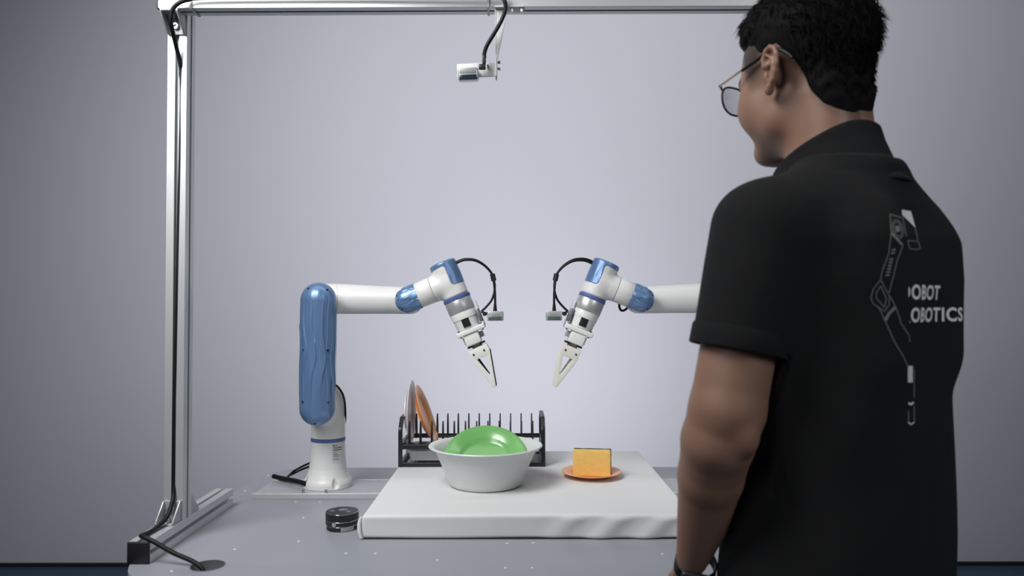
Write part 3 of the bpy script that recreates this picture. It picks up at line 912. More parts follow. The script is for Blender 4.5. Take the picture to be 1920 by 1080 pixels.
pf = empty('cloth_platform', ((px0 + px1) / 2, (py0 + py1) / 2, TZ), 'low rectangular platform wrapped in smooth white cloth on the grey table', 'platform')
obj('cloth_cover', bm, 'sheet_white', pf, 60)
bm = BM()
tube(bm, [(px0 - 0.0015, py0 + 0.004, PZ - 0.004), (px0 - 0.0048, py0 + 0.003, PZ - 0.014), (px0 - 0.0048, py0 + 0.001, PZ - 0.03), (px0 - 0.001, py0 - 0.001, TZ + 0.004)], [0.002, 0.0038, 0.004, 0.002], 8, 5)
obj('corner_fold', bm, 'sheet_white', pf)
bm = BM(); rbox(bm, ((px0 + px1) / 2, (py0 + py1) / 2 + 0.001, TZ + 0.0012), (px1 - px0 - 0.006, py1 - py0 - 0.004, 0.0022), 0.0008, 1)
obj('underside_sheet', bm, 'black_plastic', pf)  # thin black sheet that shows as a dark line under the cloth

# ------------------------------------------------------------------ wash basin, plates, sponge
bc = at(910.6, 902, 1.772)
BX, BY = bc.x, 1.772
bm = BM()
ou = [(0.0, 0.0), (0.070, 0.0), (0.080, 0.001), (0.0855, 0.005), (0.0885, 0.012), (0.098, 0.035), (0.110, 0.064), (0.1195, 0.0845), (0.1225, 0.0885), (0.1285, 0.0895), (0.1325, 0.0905), (0.1345, 0.0925), (0.1330, 0.0945), (0.1285, 0.0945),
      (0.1235, 0.0925), (0.1180, 0.0885), (0.1075, 0.064), (0.0955, 0.035), (0.0862, 0.013), (0.082, 0.0065), (0.074, 0.0040), (0.0, 0.0040)]
lathe(bm, ou, (BX, BY, PZ), (0, 0, 1), 96)
tag(obj('wash_basin', bm, 'bowl_grey', None, 50), 'round pale grey basin holding the green plate on the white platform', 'bowl')

def plate_mesh(R, depth, well, foot, n=72):
    """profile of a plate, face up, rim plane at z=0"""
    t = 0.0028
    pr = [(0, -depth), (well * 0.9, -depth), (well * 0.97, -depth + 0.0012), (well * 1.06, -depth * 0.62), (well * 1.12, -depth * 0.48), (R * 0.9, -depth * 0.14), (R * 0.985, 0.0), (R, -0.0008), (R * 0.995, -0.0024),
          (R * 0.9, -depth * 0.14 - t), (well * 1.13, -depth * 0.48 - t), (well * 1.02, -depth - t * 0.3), (foot * 1.04, -depth - t), (foot * 1.03, -depth - t - 0.003), (foot * 0.96, -depth - t - 0.003), (foot * 0.94, -depth - t), (0, -depth - t)]
    bm = BM(); lathe(bm, pr, (0, 0, 0), (0, 0, 1), n)
    return bm
def place_plate(name, bm, m, c, rot, label, cat, group=None):
    for v in bm.verts: v.co = rot @ v.co + Vector(c)
    return tag(obj(name, bm, m, None, 50), label, cat, group)
GT = math.radians(35.3)
place_plate('green_plate', plate_mesh(0.099, 0.017, 0.060, 0.045), 'green_melamine', (at(910, 870, 1.80).x, 1.772 + 0.030, PZ + 0.0648),
            Matrix.Rotation(GT, 3, 'X'), 'shiny green plate leaning inside the grey basin', 'plate')
wp = at(771, 771.5, 2.06); wp.x = -0.2824
place_plate('white_plate', plate_mesh(0.0855, 0.010, 0.058, 0.046), 'white_melamine', wp, Matrix.Rotation(math.radians(90), 3, 'Y') @ Matrix.Rotation(math.radians(0), 3, 'X'),
            'white plate standing upright at the left end of the dish rack', 'plate')
op = at(803, 776, 2.06); op.x -= 0.002
place_plate('orange_plate', plate_mesh(0.0850, 0.013, 0.058, 0.046), 'orange_melamine', op, Matrix.Rotation(math.radians(90 - 20), 3, 'Y'),
            'orange plate leaning in the dish rack beside the white plate', 'plate')
sp = on_z(1109.5, 896, PZ)
SX, SY = sp.x, 1.852
place_plate('orange_saucer', plate_mesh(0.0735, 0.010, 0.047, 0.038), 'orange_melamine', (SX, SY, PZ + 0.0158), Matrix.Identity(3),
            'small orange saucer lying flat under the sponge on the platform', 'plate')
spg = empty('sponge', (SX, SY, PZ + 0.006), 'yellow dish sponge with dark scouring back standing on the orange saucer', 'sponge')
RS = Matrix.Rotation(math.radians(-7), 3, 'Z')
sc0 = Vector((SX + 0.0005, SY - 0.012, PZ + 0.0062 + 0.031))
bm = BM(); rbox(bm, sc0, (0.091, 0.024, 0.062), 0.0018, 2, RS, (12, 4, 8))
for v in bm.verts: v.co += Vector((random.uniform(-1, 1), random.uniform(-1, 1), random.uniform(-1, 1))) * 0.00035
obj('foam', bm, 'sponge_yellow', spg, 70)
bm = BM(); rbox(bm, sc0 + RS @ Vector((0.0012, 0.0152, 0.0004)), (0.0915, 0.0064, 0.0625), 0.0012, 2, RS, (12, 1, 8))
for v in bm.verts: v.co += Vector((random.uniform(-1, 1), random.uniform(-1, 1), random.uniform(-1, 1))) * 0.0004
obj('scouring_pad', bm, 'scour_green', spg, 70)

# ------------------------------------------------------------------ dish rack
RX0, RX1, RY0, RY1 = at(746.5, 870, 1.966).x, at(1022.5, 870, 1.966).x, 1.966, 2.150
rack = empty('dish_rack', ((RX0 + RX1) / 2, (RY0 + RY1) / 2, PZ), 'black metal dish rack with wire prongs at the back of the platform', 'rack')
wbar = 0.0105
for X in (RX0 + wbar / 2, RX1 - wbar / 2):
    O_ = round_poly([(RY0, 0), (RY0, 0.100), (RY0 + 0.030, 0.127), (RY1 - 0.030, 0.127), (RY1, 0.100), (RY1, 0)], [0.001, 0.02, 0.012, 0.012, 0.02, 0.001], 5)
    th = 0.0075
    I1 = round_poly([(RY0 + th, 0.060), (RY0 + th, 0.097), (RY0 + 0.033, 0.127 - th), (RY1 - 0.033, 0.127 - th), (RY1 - th, 0.097), (RY1 - th, 0.060)], [0.002, 0.014, 0.008, 0.008, 0.014, 0.002], 5)
    I2 = [(RY0 + th, 0.011), (RY0 + th, 0.046), (RY1 - th, 0.046), (RY1 - th, 0.011)]
    bm = BM(); prism(bm, O_, [I1, I2], (X - wbar / 2, 0, PZ), (0, 1, 0), (0, 0, 1), (1, 0, 0), wbar, 0.0006)
    obj('end_frame', bm, 'black_metal', rack)
for (y, z, h) in ((RY0 + 0.004, 0.052, 0.012), (RY1 - 0.004, 0.052, 0.012), (RY0 + 0.004, 0.0055, 0.0105), (RY1 - 0.004, 0.0055, 0.0105)):
    bm = BM(); rbox(bm, ((RX0 + RX1) / 2, y, PZ + z), (RX1 - RX0 - 2 * wbar + 0.001, 0.0065, h), 0.001, 2)
    obj('rail', bm, 'black_metal', rack)
for y in (RY0 + 0.032, RY1 - 0.034):
    bm = BM(); tube(bm, [(RX0 + wbar, y, PZ + 0.055), (RX1 - wbar, y, PZ + 0.055)], 0.0022, 8)
    obj('wire_rail', bm, 'black_metal', rack)
protos = {}
for i in range(12):
    X = -0.2795 + 0.0297 * i
    for row, (ya, yb_) in enumerate(((RY0 + 0.006, RY0 + 0.032), (RY1 - 0.034, RY1 - 0.008))):
        key = row
        if key not in protos:
            ym = (ya + yb_) / 2; zt = PZ + 0.1165
            pts = [(X, ya, PZ + 0.050), (X, ya + 0.001, PZ + 0.08), (X, ya + 0.007, zt - 0.008), (X, ym - 0.003, zt - 0.0012), (X, ym + 0.003, zt - 0.0012), (X, yb_ - 0.007, zt - 0.008), (X, yb_ - 0.001, PZ + 0.08), (X, yb_, PZ + 0.055)]
            if row == 0: pts += [(X + 0.003, yb_ - 0.001, PZ + 0.0565), (X + 0.011, yb_, PZ + 0.057)]
            bm = BM(); tube(bm, pts, 0.0019, 7, 4)
            protos[key] = (obj('prong', bm, 'black_metal', rack), X)
        else:
            o, xx = protos[key]; copy_obj(o, rack, (X - xx, 0, 0))
tx0, tx1, ty0, ty1 = RX0 + 0.016, RX1 - 0.016, RY0 + 0.014, RY1 - 0.014
bm = BM()
def ringv(x0, x1, y0, y1, z, r):
    return [bm.verts.new((x, y, z)) for x, y in round_poly([(x0, y0), (x1, y0), (x1, y1), (x0, y1)], r, 5)]
t0, t1, i_ = 0.012, 0.0376, 0.013
loops = [ringv(tx0 + i_, tx1 - i_, ty0 + i_, ty1 - i_, PZ + t0, 0.008), ringv(tx0 + 0.006, tx1 - 0.006, ty0 + 0.006, ty1 - 0.006, PZ + t1 - 0.002, 0.012), ringv(tx0, tx1, ty0, ty1, PZ + t1 - 0.002, 0.014), ringv(tx0, tx1, ty0, ty1, PZ + t1, 0.014),
         ringv(tx0 + 0.008, tx1 - 0.008, ty0 + 0.008, ty1 - 0.008, PZ + t1, 0.012), ringv(tx0 + i_ + 0.002, tx1 - i_ - 0.002, ty0 + i_ + 0.002, ty1 - i_ - 0.002, PZ + t0 + 0.002, 0.008)]
for a, b in zip(loops[:-1], loops[1:]):
    for k in range(len(a)): bm.faces.new((a[k], a[(k + 1) % len(a)], b[(k + 1) % len(b)], b[k]))
bm.faces.new(loops[0][::-1]); bm.faces.new(loops[-1])
bmesh.ops.recalc_face_normals(bm, faces=bm.faces[:])
tag(obj('drip_tray', bm, 'tray_white', rack, 30), 'pale grey drip tray under the prongs')
for X in (tx0 + 0.03, tx1 - 0.03):
    bm = BM(); rbox(bm, (X, (ty0 + ty1) / 2, PZ + 0.0105), (0.012, ty1 - ty0 + 0.024, 0.003), 0.0008, 1)
    obj('tray_support', bm, 'black_metal', rack)

# ------------------------------------------------------------------ round speaker
s0 = on_z(641.5, 990, TZ)
spk = empty('round_speaker', (s0.x, s0.y, TZ), 'small black round speaker with chrome rings beside the white platform', 'speaker')
K = s0.y
rs = 30.3 / FPX * K
zt = at(641.5, 957.5, K).z - TZ
bm = BM(); lathe(bm, [(0, 0.0), (rs * 0.93, 0), (rs * 0.94, 0.002), (rs * 0.94, 0.0095), (0, 0.0095)], (s0.x, K, TZ), (0, 0, 1), 56)
obj('base', bm, 'black_plastic', spk)
bm = BM(); lathe(bm, [(0, 0.0095), (rs * 0.955, 0.0095), (rs, 0.0125), (rs, 0.020), (0, 0.020)], (s0.x, K, TZ), (0, 0, 1), 56)
obj('lower_band', bm, 'black_metal', spk)
bm = BM(); lathe(bm, [(0, 0.0205), (rs, 0.0205), (rs, zt - 0.0015), (rs * 0.98, zt), (0, zt)], (s0.x, K, TZ), (0, 0, 1), 56)
obj('body', bm, 'black_metal', spk)
for z, r_ in ((0.0203, rs * 1.004), (zt - 0.0006, rs * 0.985), (0.0100, rs * 0.955)):
    bm = BM(); tube(bm, [(s0.x + r_ * math.cos(t), K + r_ * math.sin(t), TZ + z) for t in [2 * PI * k / 64 for k in range(64)]], 0.0006, 6, closed=True)
    tag(obj('chrome_ring', bm, 'chrome', spk), 'thin chrome ring')
for (dx, dy, r_) in ((0.00, 0.008, 0.0098), (-0.021, -0.001, 0.0052), (0.015, -0.006, 0.0052)):
    bm = BM(); lathe(bm, [(r_, zt - 0.0005), (r_, zt + 0.0003), (0, zt + 0.0003)], (s0.x + dx, K + dy, TZ), (0, 0, 1), 24)
    obj('button', bm, 'button_grey', spk)
an = math.radians(-106)
bm = BM(); lathe(bm, [(0.0046, -0.001), (0.0046, 0.0005), (0, 0.0006)], (s0.x + rs * math.cos(an), K + rs * math.sin(an), TZ + 0.0158), (math.cos(an), math.sin(an), 0), 24)
obj('front_badge', bm, 'cast_grey', spk)
bm = BM()
gl = [[bm.verts.new((s0.x + (rs * 0.94 + 0.0004) * math.cos(a), K + (rs * 0.94 + 0.0004) * math.sin(a), TZ + z)) for a in [math.radians(-82 + 52 * k / 10) for k in range(11)]] for z in (0.0015, 0.0090)]
for k in range(10): bm.faces.new((gl[0][k], gl[0][k + 1], gl[1][k + 1], gl[1][k]))
obj('base_label', bm, 'cast_grey', spk)
# ------------------------------------------------------------------ person (seen from behind, facing the table)
YAW = math.radians(36)
PC = np.array((0.437, 1.02, 0.0))
Fv = np.array((-math.sin(YAW), math.cos(YAW), 0)); Lv = np.array((-math.cos(YAW), -math.sin(YAW), 0)); Uv = np.array((0, 0, 1.0))
def to_w(b): return PC + b[:, :1] * Fv + b[:, 1:2] * Lv + b[:, 2:3] * Uv
def to_b(p):
    q = np.array(p, float) - PC
    return np.array((q @ Fv, q @ Lv, q[2]))
HO = np.array((0.042, 0.0, 1.533))            # centre between the ears, body frame
HP = math.radians(6)                          # head bowed forward
HY = math.radians(12)                          # and turned a little to the right of the chest
hf = np.array((math.cos(HP) * math.cos(HY), -math.cos(HP) * math.sin(HY), -math.sin(HP)))
hs_ = np.array((math.sin(HY), math.cos(HY), 0.0)); hu = np.cross(hf, hs_)
def head_local(p):
    q = p - HO
    return np.stack((q @ hf, q @ hs_, q @ hu), 1)
def from_head(h):
    h = np.asarray(h, float)
    return HO + h[:, :1] * hf + h[:, 1:2] * hs_ + h[:, 2:3] * hu
def sym(h): return np.stack((h[:, 0], np.abs(h[:, 1]), h[:, 2]), 1)

def d_skull(h):
    """head without ears; h already mirrored to l>=0"""
    d = s_ell(h, (-0.006, 0, 0.046), (0.087, 0.074, 0.086))
    d = smin(d, s_ell(h, (0.034, 0, 0.004), (0.060, 0.061, 0.085)), 0.025)
    d = smin(d, s_ell(h, (0.028, 0, -0.043), (0.055, 0.056, 0.050)), 0.02)
    d = smin(d, s_cap(h, (-0.002, 0.050, -0.030), (0.012, 0.047, -0.062), 0.014, 0.013), 0.02)
    d = smin(d, s_cap(h, (0.012, 0.047, -0.054), (0.072, 0.014, -0.082), 0.015, 0.014), 0.022)
    d = smin(d, s_ell(h, (0.078, 0, -0.082), (0.017, 0.020, 0.016)), 0.016)
    d = smin(d, s_ell(h, (0.048, 0.046, -0.026), (0.030, 0.022, 0.032)), 0.022)      # cheekbone
    d = smin(d, s_cap(h, (0.086, 0.0, 0.022), (0.078, 0.036, 0.024), 0.010, 0.009), 0.012)   # brow
    d = smax(d, -s_ell(h, (0.102, 0.031, 0.004), (0.018, 0.018, 0.013)), 0.010)      # eye socket
    d = smin(d, s_ell(h, (0.080, 0.031, 0.004), (0.0125, 0.0135, 0.0120)), 0.003)    # eye
    d = smin(d, s_cap(h, (0.088, 0, 0.010), (0.104, 0, -0.034), 0.0065, 0.0090), 0.010)      # nose
    d = smin(d, s_ell(h, (0.095, 0.0105, -0.038), (0.010, 0.007, 0.007)), 0.006)
    d = smin(d, s_cap(h, (0.088, 0, -0.064), (0.079, 0.020, -0.067), 0.0055, 0.003), 0.006)   # lips
    d = smin(d, s_cap(h, (0.087, 0, -0.074), (0.078, 0.018, -0.070), 0.0060, 0.003), 0.006)
    return d
EC = np.array((-0.020, 0.0765, 0.002))          # ear centre, head frame
ea = math.radians(8)                           # ear flares out towards the back
ef = np.array((math.cos(ea), -math.sin(ea), 0.0)); en = np.array((math.sin(ea), math.cos(ea), 0.0))
et = math.radians(10)
eu = np.array((-math.sin(et) * ef[0], -math.sin(et) * ef[1], math.cos(et)))
ef = np.cross(en, eu) * -1 if np.dot(np.cross(en, eu), ef) < 0 else np.cross(en, eu)
def ear_pt(a, b, n): return EC + ef * a + eu * b + en * n
def d_ear(h):
    q = h - EC
    e = np.stack((q @ ef, q @ en, q @ eu), 1) / 0.92
    outer = [(0.013, 0.006), (0.014, 0.018), (0.008, 0.029), (-0.002, 0.0325), (-0.012, 0.029), (-0.0175, 0.019), (-0.018, 0.006), (-0.0155, -0.006), (-0.011, -0.016), (-0.004, -0.024), (0.003, -0.030)]
    d = s_ell(e, (-0.001, 0.002, 0.002), (0.0165, 0.0050, 0.029))
    d = smax(d, -s_ell(e, (0.002, 0.0060, -0.006), (0.0090, 0.0110, 0.0125)), 0.002)      # concha
    d = smax(d, -s_ell(e, (0.001, 0.0075, 0.018), (0.0095, 0.0070, 0.0085)), 0.002)      # fossa
    for (a, b), (c, f) in zip(outer[:-1], outer[1:]):
        d = smin(d, s_cap(e, (a, 0.0065, b), (c, 0.0065, f), 0.0036), 0.0025)
    inner = [(0.004, 0.021), (-0.005, 0.016), (-0.0085, 0.006), (-0.0085, -0.006), (-0.003, -0.015), (0.005, -0.016)]
    for (a, b), (c, f) in zip(inner[:-1], inner[1:]):
        d = smin(d, s_cap(e, (a, 0.0065, b), (c, 0.0065, f), 0.0027), 0.002)
    d = smin(d, s_ell(e, (0.002, 0.003, -0.029), (0.0085, 0.0050, 0.0085)), 0.005)        # lobe
    d = smin(d, s_ell(e, (0.011, 0.002, -0.008), (0.0045, 0.0045, 0.0065)), 0.003)        # tragus
    d = smin(d, s_ell(e, (0.004, -0.010, 0.0), (0.009, 0.009, 0.022)), 0.004)             # root
    return d * 0.92
# arms, body frame
SHL = to_b((0.302, 0.916, 1.318)); ELL = to_b((0.2500, 0.905, 1.062)); WRL = to_b((0.2440, 1.030, 0.855))
SHR = to_b((0.541, 1.098, 1.318)); ELR = to_b((0.556, 1.126, 1.062)); WRR = to_b((0.540, 1.180, 0.835))
NB = np.array((0.000, 0, 1.345)); NT = np.array((0.022, 0, 1.490))
TU = [0.80, 0.90, 1.00, 1.10, 1.18, 1.25, 1.30, 1.345, 1.385]
TW = [0.138, 0.140, 0.143, 0.147, 0.155, 0.158, 0.148, 0.108, 0.052]
TD = [0.105, 0.108, 0.100, 0.104, 0.112, 0.110, 0.098, 0.075, 0.050]
TC = [0.0, 0.0, 0.004, 0.006, 0.004, 0.0, -0.006, -0.012, -0.012]
def d_torso(p, grow=0.0, boxy=2.0):
    w = np.interp(p[:, 2], TU, TW) + grow; d_ = np.interp(p[:, 2], TU, TD) + grow; c = np.interp(p[:, 2], TU, TC)
    x = np.abs(p[:, 0] - c) / d_; y = np.abs(p[:, 1]) / w
    return np.maximum(((x ** boxy + y ** boxy) ** (1 / boxy) - 1) * np.minimum(w, d_) * 0.9, p[:, 2] - 1.385 - grow)
def hand_pts(wr, el, side):
    """finger joints from wrist along the forearm; side +1 left hand"""
    d = wr - el; d = d / np.linalg.norm(d); d = d * 0.75 + np.array((0.05, 0, -0.66)); d /= np.linalg.norm(d)
    inn = np.array((0, -side, 0.0)); inn -= d * (inn @ d); inn /= np.linalg.norm(inn)     # palm faces the thigh
    fw = np.cross(d, inn) * 1.0
    if fw[0] < 0: fw = -fw
    return d, inn, fw
def d_hand(p, wr, el, side):
    d, inn, fw = hand_pts(wr, el, side)
    r = s_cap(p, wr, wr + d * 0.03, 0.024, 0.024)
    for k, off in enumerate((0.026, 0.009, -0.009, -0.026)):
        r = smin(r, s_cap(p, wr + d * 0.012 + fw * off * 0.55, wr + d * 0.085 + fw * off, 0.013, 0.0105), 0.010)
    for off, L_, in ((0.027, 0.072), (0.009, 0.081), (-0.009, 0.075), (-0.026, 0.058)):
        a = wr + d * 0.085 + fw * off
        b = a + (d * 0.93 + inn * 0.36) * L_ * 0.45
        c = b + (d * 0.75 + inn * 0.66) * L_ * 0.30
        e = c + (d * 0.50 + inn * 0.86) * L_ * 0.25
        f = np.minimum(np.minimum(s_cap(p, a, b, 0.0098, 0.0088), s_cap(p, b, c, 0.0088, 0.0080)), s_cap(p, c, e, 0.0080, 0.0068))
        r = smin(r, f, 0.004)
    a = wr + d * 0.022 + fw * 0.024 + inn * 0.006
    b = a + (d * 0.70 + fw * 0.55 + inn * 0.35) * 0.042
    c = b + (d * 0.86 + fw * 0.25 + inn * 0.42) * 0.032
    e = c + (d * 0.95 + fw * 0.05 + inn * 0.30) * 0.024
    r = smin(r, s_cap(p, a, b, 0.0150, 0.0115), 0.008)
    r = smin(r, np.minimum(s_cap(p, b, c, 0.0110, 0.0095), s_cap(p, c, e, 0.0095, 0.0075)), 0.003)
    return r
def d_arm(p, sh, el, wr, side):
    v = wr - el
    k1 = el + v * 0.30 + np.array((0.004, 0, 0.004)); k0 = el + (sh - el) * 0.12
    d = s_cap(p, sh, k0, 0.0455, 0.0445)
    d = smin(d, s_cap(p, k0, el + v * 0.06 + np.array((0.004, 0, 0.004)), 0.0440, 0.0435), 0.008)
    d = smin(d, s_cap(p, el + v * 0.06 + np.array((0.004, 0, 0.004)), k1, 0.0435, 0.0400), 0.006)
    d = smin(d, s_cap(p, k1, wr, 0.0400, 0.0245), 0.006)
    d = smin(d, s_ell(p, el + np.array((-0.034, 0, 0.000)), (0.014, 0.013, 0.018)), 0.014)
    return smin(d, d_hand(p, wr, el, side), 0.010)
def d_neck(p):
    n = s_cap(p, NB, NT, 0.053, 0.049)
    return smin(n, s_cap(sym(p), np.array((-0.016, 0.018, 1.36)), np.array((-0.008, 0.026, 1.50)), 0.033, 0.029), 0.03)
def d_body(p):
    hl = head_local(p); hs = sym(hl)
    d = d_skull(hs)
    m = np.linalg.norm(hs - EC, axis=1) < 0.075
    if m.any():
        d[m] = smin(d[m], d_ear(hs[m]), 0.003)
    n = d_neck(p)
    d = smin(d, n, 0.028)
    t = d_torso(p)
    t = smin(t, s_cap(sym(p), np.array((-0.02, 0.03, 1.368)), np.array((-0.012, 0.140, 1.322)), 0.046, 0.042), 0.04)
    d = smin(d, t, 0.035)
    d = smin(d, d_arm(p, SHL, ELL, WRL, 1), 0.02)
    d = smin(d, d_arm(p, SHR, ELR, WRR, -1), 0.02)
    inside = (np.abs(p[:, 0]) < 0.15) & (np.abs(p[:, 1]) < 0.17) & (p[:, 2] < 1.0)
    return np.where(inside, np.maximum(d, 0.92 - p[:, 2]), d)
person = empty('person', tuple(PC), 'person in a black printed polo shirt and glasses standing with back to the camera', 'person')
V, F = surface_net(d_body, (-0.20, -0.29, 0.60), (0.24, 0.29, 1.69), 0.0025)
# cropped hair on the skin: how far a point is above the hairline (head frame)
HLf = [-0.14, -0.105, -0.080, -0.066, -0.052, -0.042, -0.026, 0.010, 0.030, 0.042, 0.052, 0.066, 0.085, 0.11]
HLu = [-0.078, -0.078, -0.074, -0.060, -0.036, 0.010, 0.036, 0.030, 0.020, 0.022, 0.048, 0.066, 0.074, 0.074]
def hair_delta(h): return h[:, 2] - np.interp(h[:, 0], HLf, HLu)
hl = head_local(V)
dl = hair_delta(hl)
st = np.clip((dl + 0.012 + 0.024 * np.exp(-((hl[:, 0] - 0.026) / 0.022) ** 2)) / 0.036, 0, 1) * np.clip((hl[:, 2] + 0.12) / 0.02, 0, 1) * 0.9
near_ear = np.linalg.norm(sym(hl) - (EC + en * 0.004), axis=1) < 0.034
st = np.where(near_ear & (d_skull(sym(hl)) > 0.004), 0, st)
# eyebrows
eb = np.exp(-(((hl[:, 2] - 0.026) / 0.004) ** 2)) * ((np.abs(hl[:, 1]) > 0.012) & (np.abs(hl[:, 1]) < 0.050) & (hl[:, 0] > 0.05))
st = np.maximum(st, eb * 0.9)
np_obj('body', V, F, 'skin', person, to_w, attrs={'stubble': st})

# hair
def lump(h, s):
    return (np.sin(h[:, 0] * 210 * s + 3 * np.sin(h[:, 2] * 90)) * np.sin(h[:, 1] * 190 * s + 2 * np.sin(h[:, 0] * 80)) * 0.6
            + np.sin(h[:, 2] * 260 * s + 4 * np.sin(h[:, 1] * 70 + h[:, 0] * 50)) * 0.4)
def hair_th(h):
    dl = hair_delta(h)
    t = np.interp(dl, [-0.02, -0.004, 0.004, 0.020, 0.045, 0.09, 0.14], [-0.008, -0.003, 0.0006, 0.0045, 0.0085, 0.0120, 0.0185])
    fr = np.clip((h[:, 0] - 0.03) / 0.04, 0, 1) * np.clip((h[:, 2] - 0.06) / 0.03, 0, 1)
    temple = np.clip((h[:, 0] - 0.0) / 0.03, 0, 1) * np.clip((0.075 - h[:, 2]) / 0.02, 0, 1)
    return t + 0.010 * fr - 0.010 * temple + 0.0016 * lump(h, 1.0) * np.clip(dl / 0.03, 0, 1)
def d_hair(p):
    h = head_local(p)
    return (smin(d_skull(sym(h)), d_neck(p), 0.028) - hair_th(h)) * 0.8
V, F = surface_net(d_hair, (-0.11, -0.12, 1.42), (0.20, 0.12, 1.72), 0.0026)
hd = head_local(V)
keep = (hair_delta(hd) > -0.012)
F = F[keep[F].all(1)]
hair = np_obj('hair', V, F, 'hair_black', person, to_w)
# strands standing out of the hair mass
me_v = V; nrm = np.zeros_like(V)
fv = V[F]
fn_ = np.cross(fv[:, 1] - fv[:, 0], fv[:, 2] - fv[:, 0])
for k in range(4): np.add.at(nrm, F[:, k], fn_)
nrm /= np.maximum(np.linalg.norm(nrm, axis=1, keepdims=True), 1e-12)
sel = np.flatnonzero(hair_delta(hd) > 0.012)
sel = rng.choice(sel, 3600, replace=False)
sv, sf = [], []
for i in sel:
    h = hd[i]; n = nrm[i]
    top = min(1, max(0, (hair_delta(hd[i:i + 1])[0] - 0.02) / 0.07))
    ln = (0.005 + 0.012 * top) * rng.uniform(0.6, 1.3)
    tang = np.array((-0.25 + (0.9 if h[0] > 0.03 else -0.2), 0, -0.75)) + rng.normal(0, 0.45, 3)
    tang -= n * (tang @ n); tang /= max(np.linalg.norm(tang), 1e-6)
    dv = n * (0.18 + 0.16 * top) + tang * 0.85; dv /= np.linalg.norm(dv)
    p0 = V[i] - n * 0.0015; p1 = p0 + dv * ln * 0.55; p2 = p0 + (dv + np.array((0, 0, -0.12)) + tang * 0.2) * ln
    s = np.cross(dv, n); s /= max(np.linalg.norm(s), 1e-6)
    w = 0.0010
    b = len(sv)
    sv += [p0 + s * w, p0 - s * w, p0 + n * w, p1 + s * w * 0.8, p1 - s * w * 0.8, p1 + n * w * 0.8, p2, p2, p2]
    for (a, c) in ((0, 1), (1, 2), (2, 0)):
        sf += [(b + a, b + c, b + 3 + c, b + 3 + a), (b + 3 + a, b + 3 + c, b + 6 + c, b + 6 + a)]
o = np_obj('hair_strands', np.array(sv), np.array(sf), 'hair_black', hair, to_w)
o['kind'] = 'stuff'

# polo shirt: hollow garment with sleeves
def wr_(p, s):
    return 0.0018 * np.sin(p[:, 2] * 34 + 5 * np.sin(p[:, 1] * 9 + s)) * np.sin(p[:, 1] * 22 + p[:, 0] * 15 + s) + 0.0012 * np.sin(p[:, 1] * 48 + 3 * np.sin(p[:, 2] * 11 + s))
SEL = SHL + (ELL - SHL) * 0.59; SER = SHR + (ELR - SHR) * 0.59
SXL = ELL - SHL; SXL /= np.linalg.norm(SXL); SXR = ELR - SHR; SXR /= np.linalg.norm(SXR)
def d_shirt_out(p):
    # loose body: straight drop below the chest
    q = p.copy()
    t = d_torso(q, 0.012, 2.15)
    low = np.array(p); low[:, 2] = np.maximum(p[:, 2], 1.18)
    t = np.minimum(t, d_torso(low, 0.016, 2.3))
    t = smin(t, s_cap(sym(p), np.array((-0.026, 0.03, 1.360)), np.array((-0.016, 0.135, 1.324)), 0.056, 0.056), 0.045)
    t = smin(t, s_cap(sym(p), np.array((-0.072, 0.070, 1.29)), np.array((-0.080, 0.075, 1.16)), 0.046, 0.036), 0.04)
    t = smin(t, s_cyl(p, np.array((-0.016, 0, 1.325)), np.array((-0.004, 0, 1.378)), 0.0815, 0.004), 0.02)
    sl = s_cap(p, SHL + np.array((0, 0, -0.008)), SEL + SXL * 0.04, 0.060, 0.0565)
    sr = s_cap(p, SHR + np.array((0, 0, -0.008)), SER + SXR * 0.04, 0.060, 0.0565)
    d = smin(t, sl, 0.022); d = smin(d, sr, 0.022)
    # spine fold and drape folds on the back
    g = s_cap(p, np.array((-0.150, 0.012, 1.25)), np.array((-0.143, 0.010, 0.90)), 0.014, 0.016)
    d = smax(d, -g, 0.016)
    for (a, b, r) in (((-0.150, 0.105, 1.24), (-0.145, 0.100, 1.00), 0.010), ((-0.148, -0.06, 1.05), (-0.150, -0.05, 0.86), 0.012)):
        d = smax(d, -s_cap(p, np.array(a), np.array(b), r, r), 0.016)
    return d + wr_(p, 0.5)
def d_shirt(p):
    o_ = d_shirt_out(p)
    d = np.maximum(o_, -(o_ + 0.0085))
    # sleeve ends, hem, neck opening
    kl = (p - SEL) @ SXL; kr = (p - SER) @ SXR
    nl = s_cap(p, SEL, SEL + SXL * 0.12, 0.085); nr = s_cap(p, SER, SER + SXR * 0.12, 0.085)
    tor = d_torso(p, 0.030, 2.3)
    d = np.where((nl < 0) & (tor > -0.0), np.maximum(d, kl), d)
    d = np.where((nr < 0) & (tor > -0.0), np.maximum(d, kr), d)
    d = np.maximum(d, 0.835 - p[:, 2])
    d = np.maximum(d, -s_cap(p, np.array((-0.012, 0, 1.355)), np.array((0.030, 0, 1.52)), 0.060, 0.062))
    return d
V, F = surface_net(d_shirt, (-0.22, -0.30, 0.82), (0.22, 0.30, 1.47), 0.0040)
shirt = tag(np_obj('polo_shirt', V, F, 'shirt_black', person, to_w, angle=75), 'black short sleeved polo shirt with pale print on the back')
SW = to_w(V)
# cuffs: ribbed band at the sleeve end
for (se, sx) in ((SEL, SXL), (SER, SXR)):
    bm = BM()
    c0 = Vector(to_w((se - sx * 0.022)[None])[0]); c1_ = Vector(to_w((se + sx * 0.004)[None])[0])
    ax = (c1_ - c0); L_ = ax.length
    lathe(bm, [(0.0575, 0), (0.0585, 0.003), (0.0588, L_ - 0.002), (0.0580, L_), (0.0555, L_), (0.0555, 0)], c0, ax, 48, closed=True)
    obj('sleeve_cuff', bm, 'shirt_black', shirt)
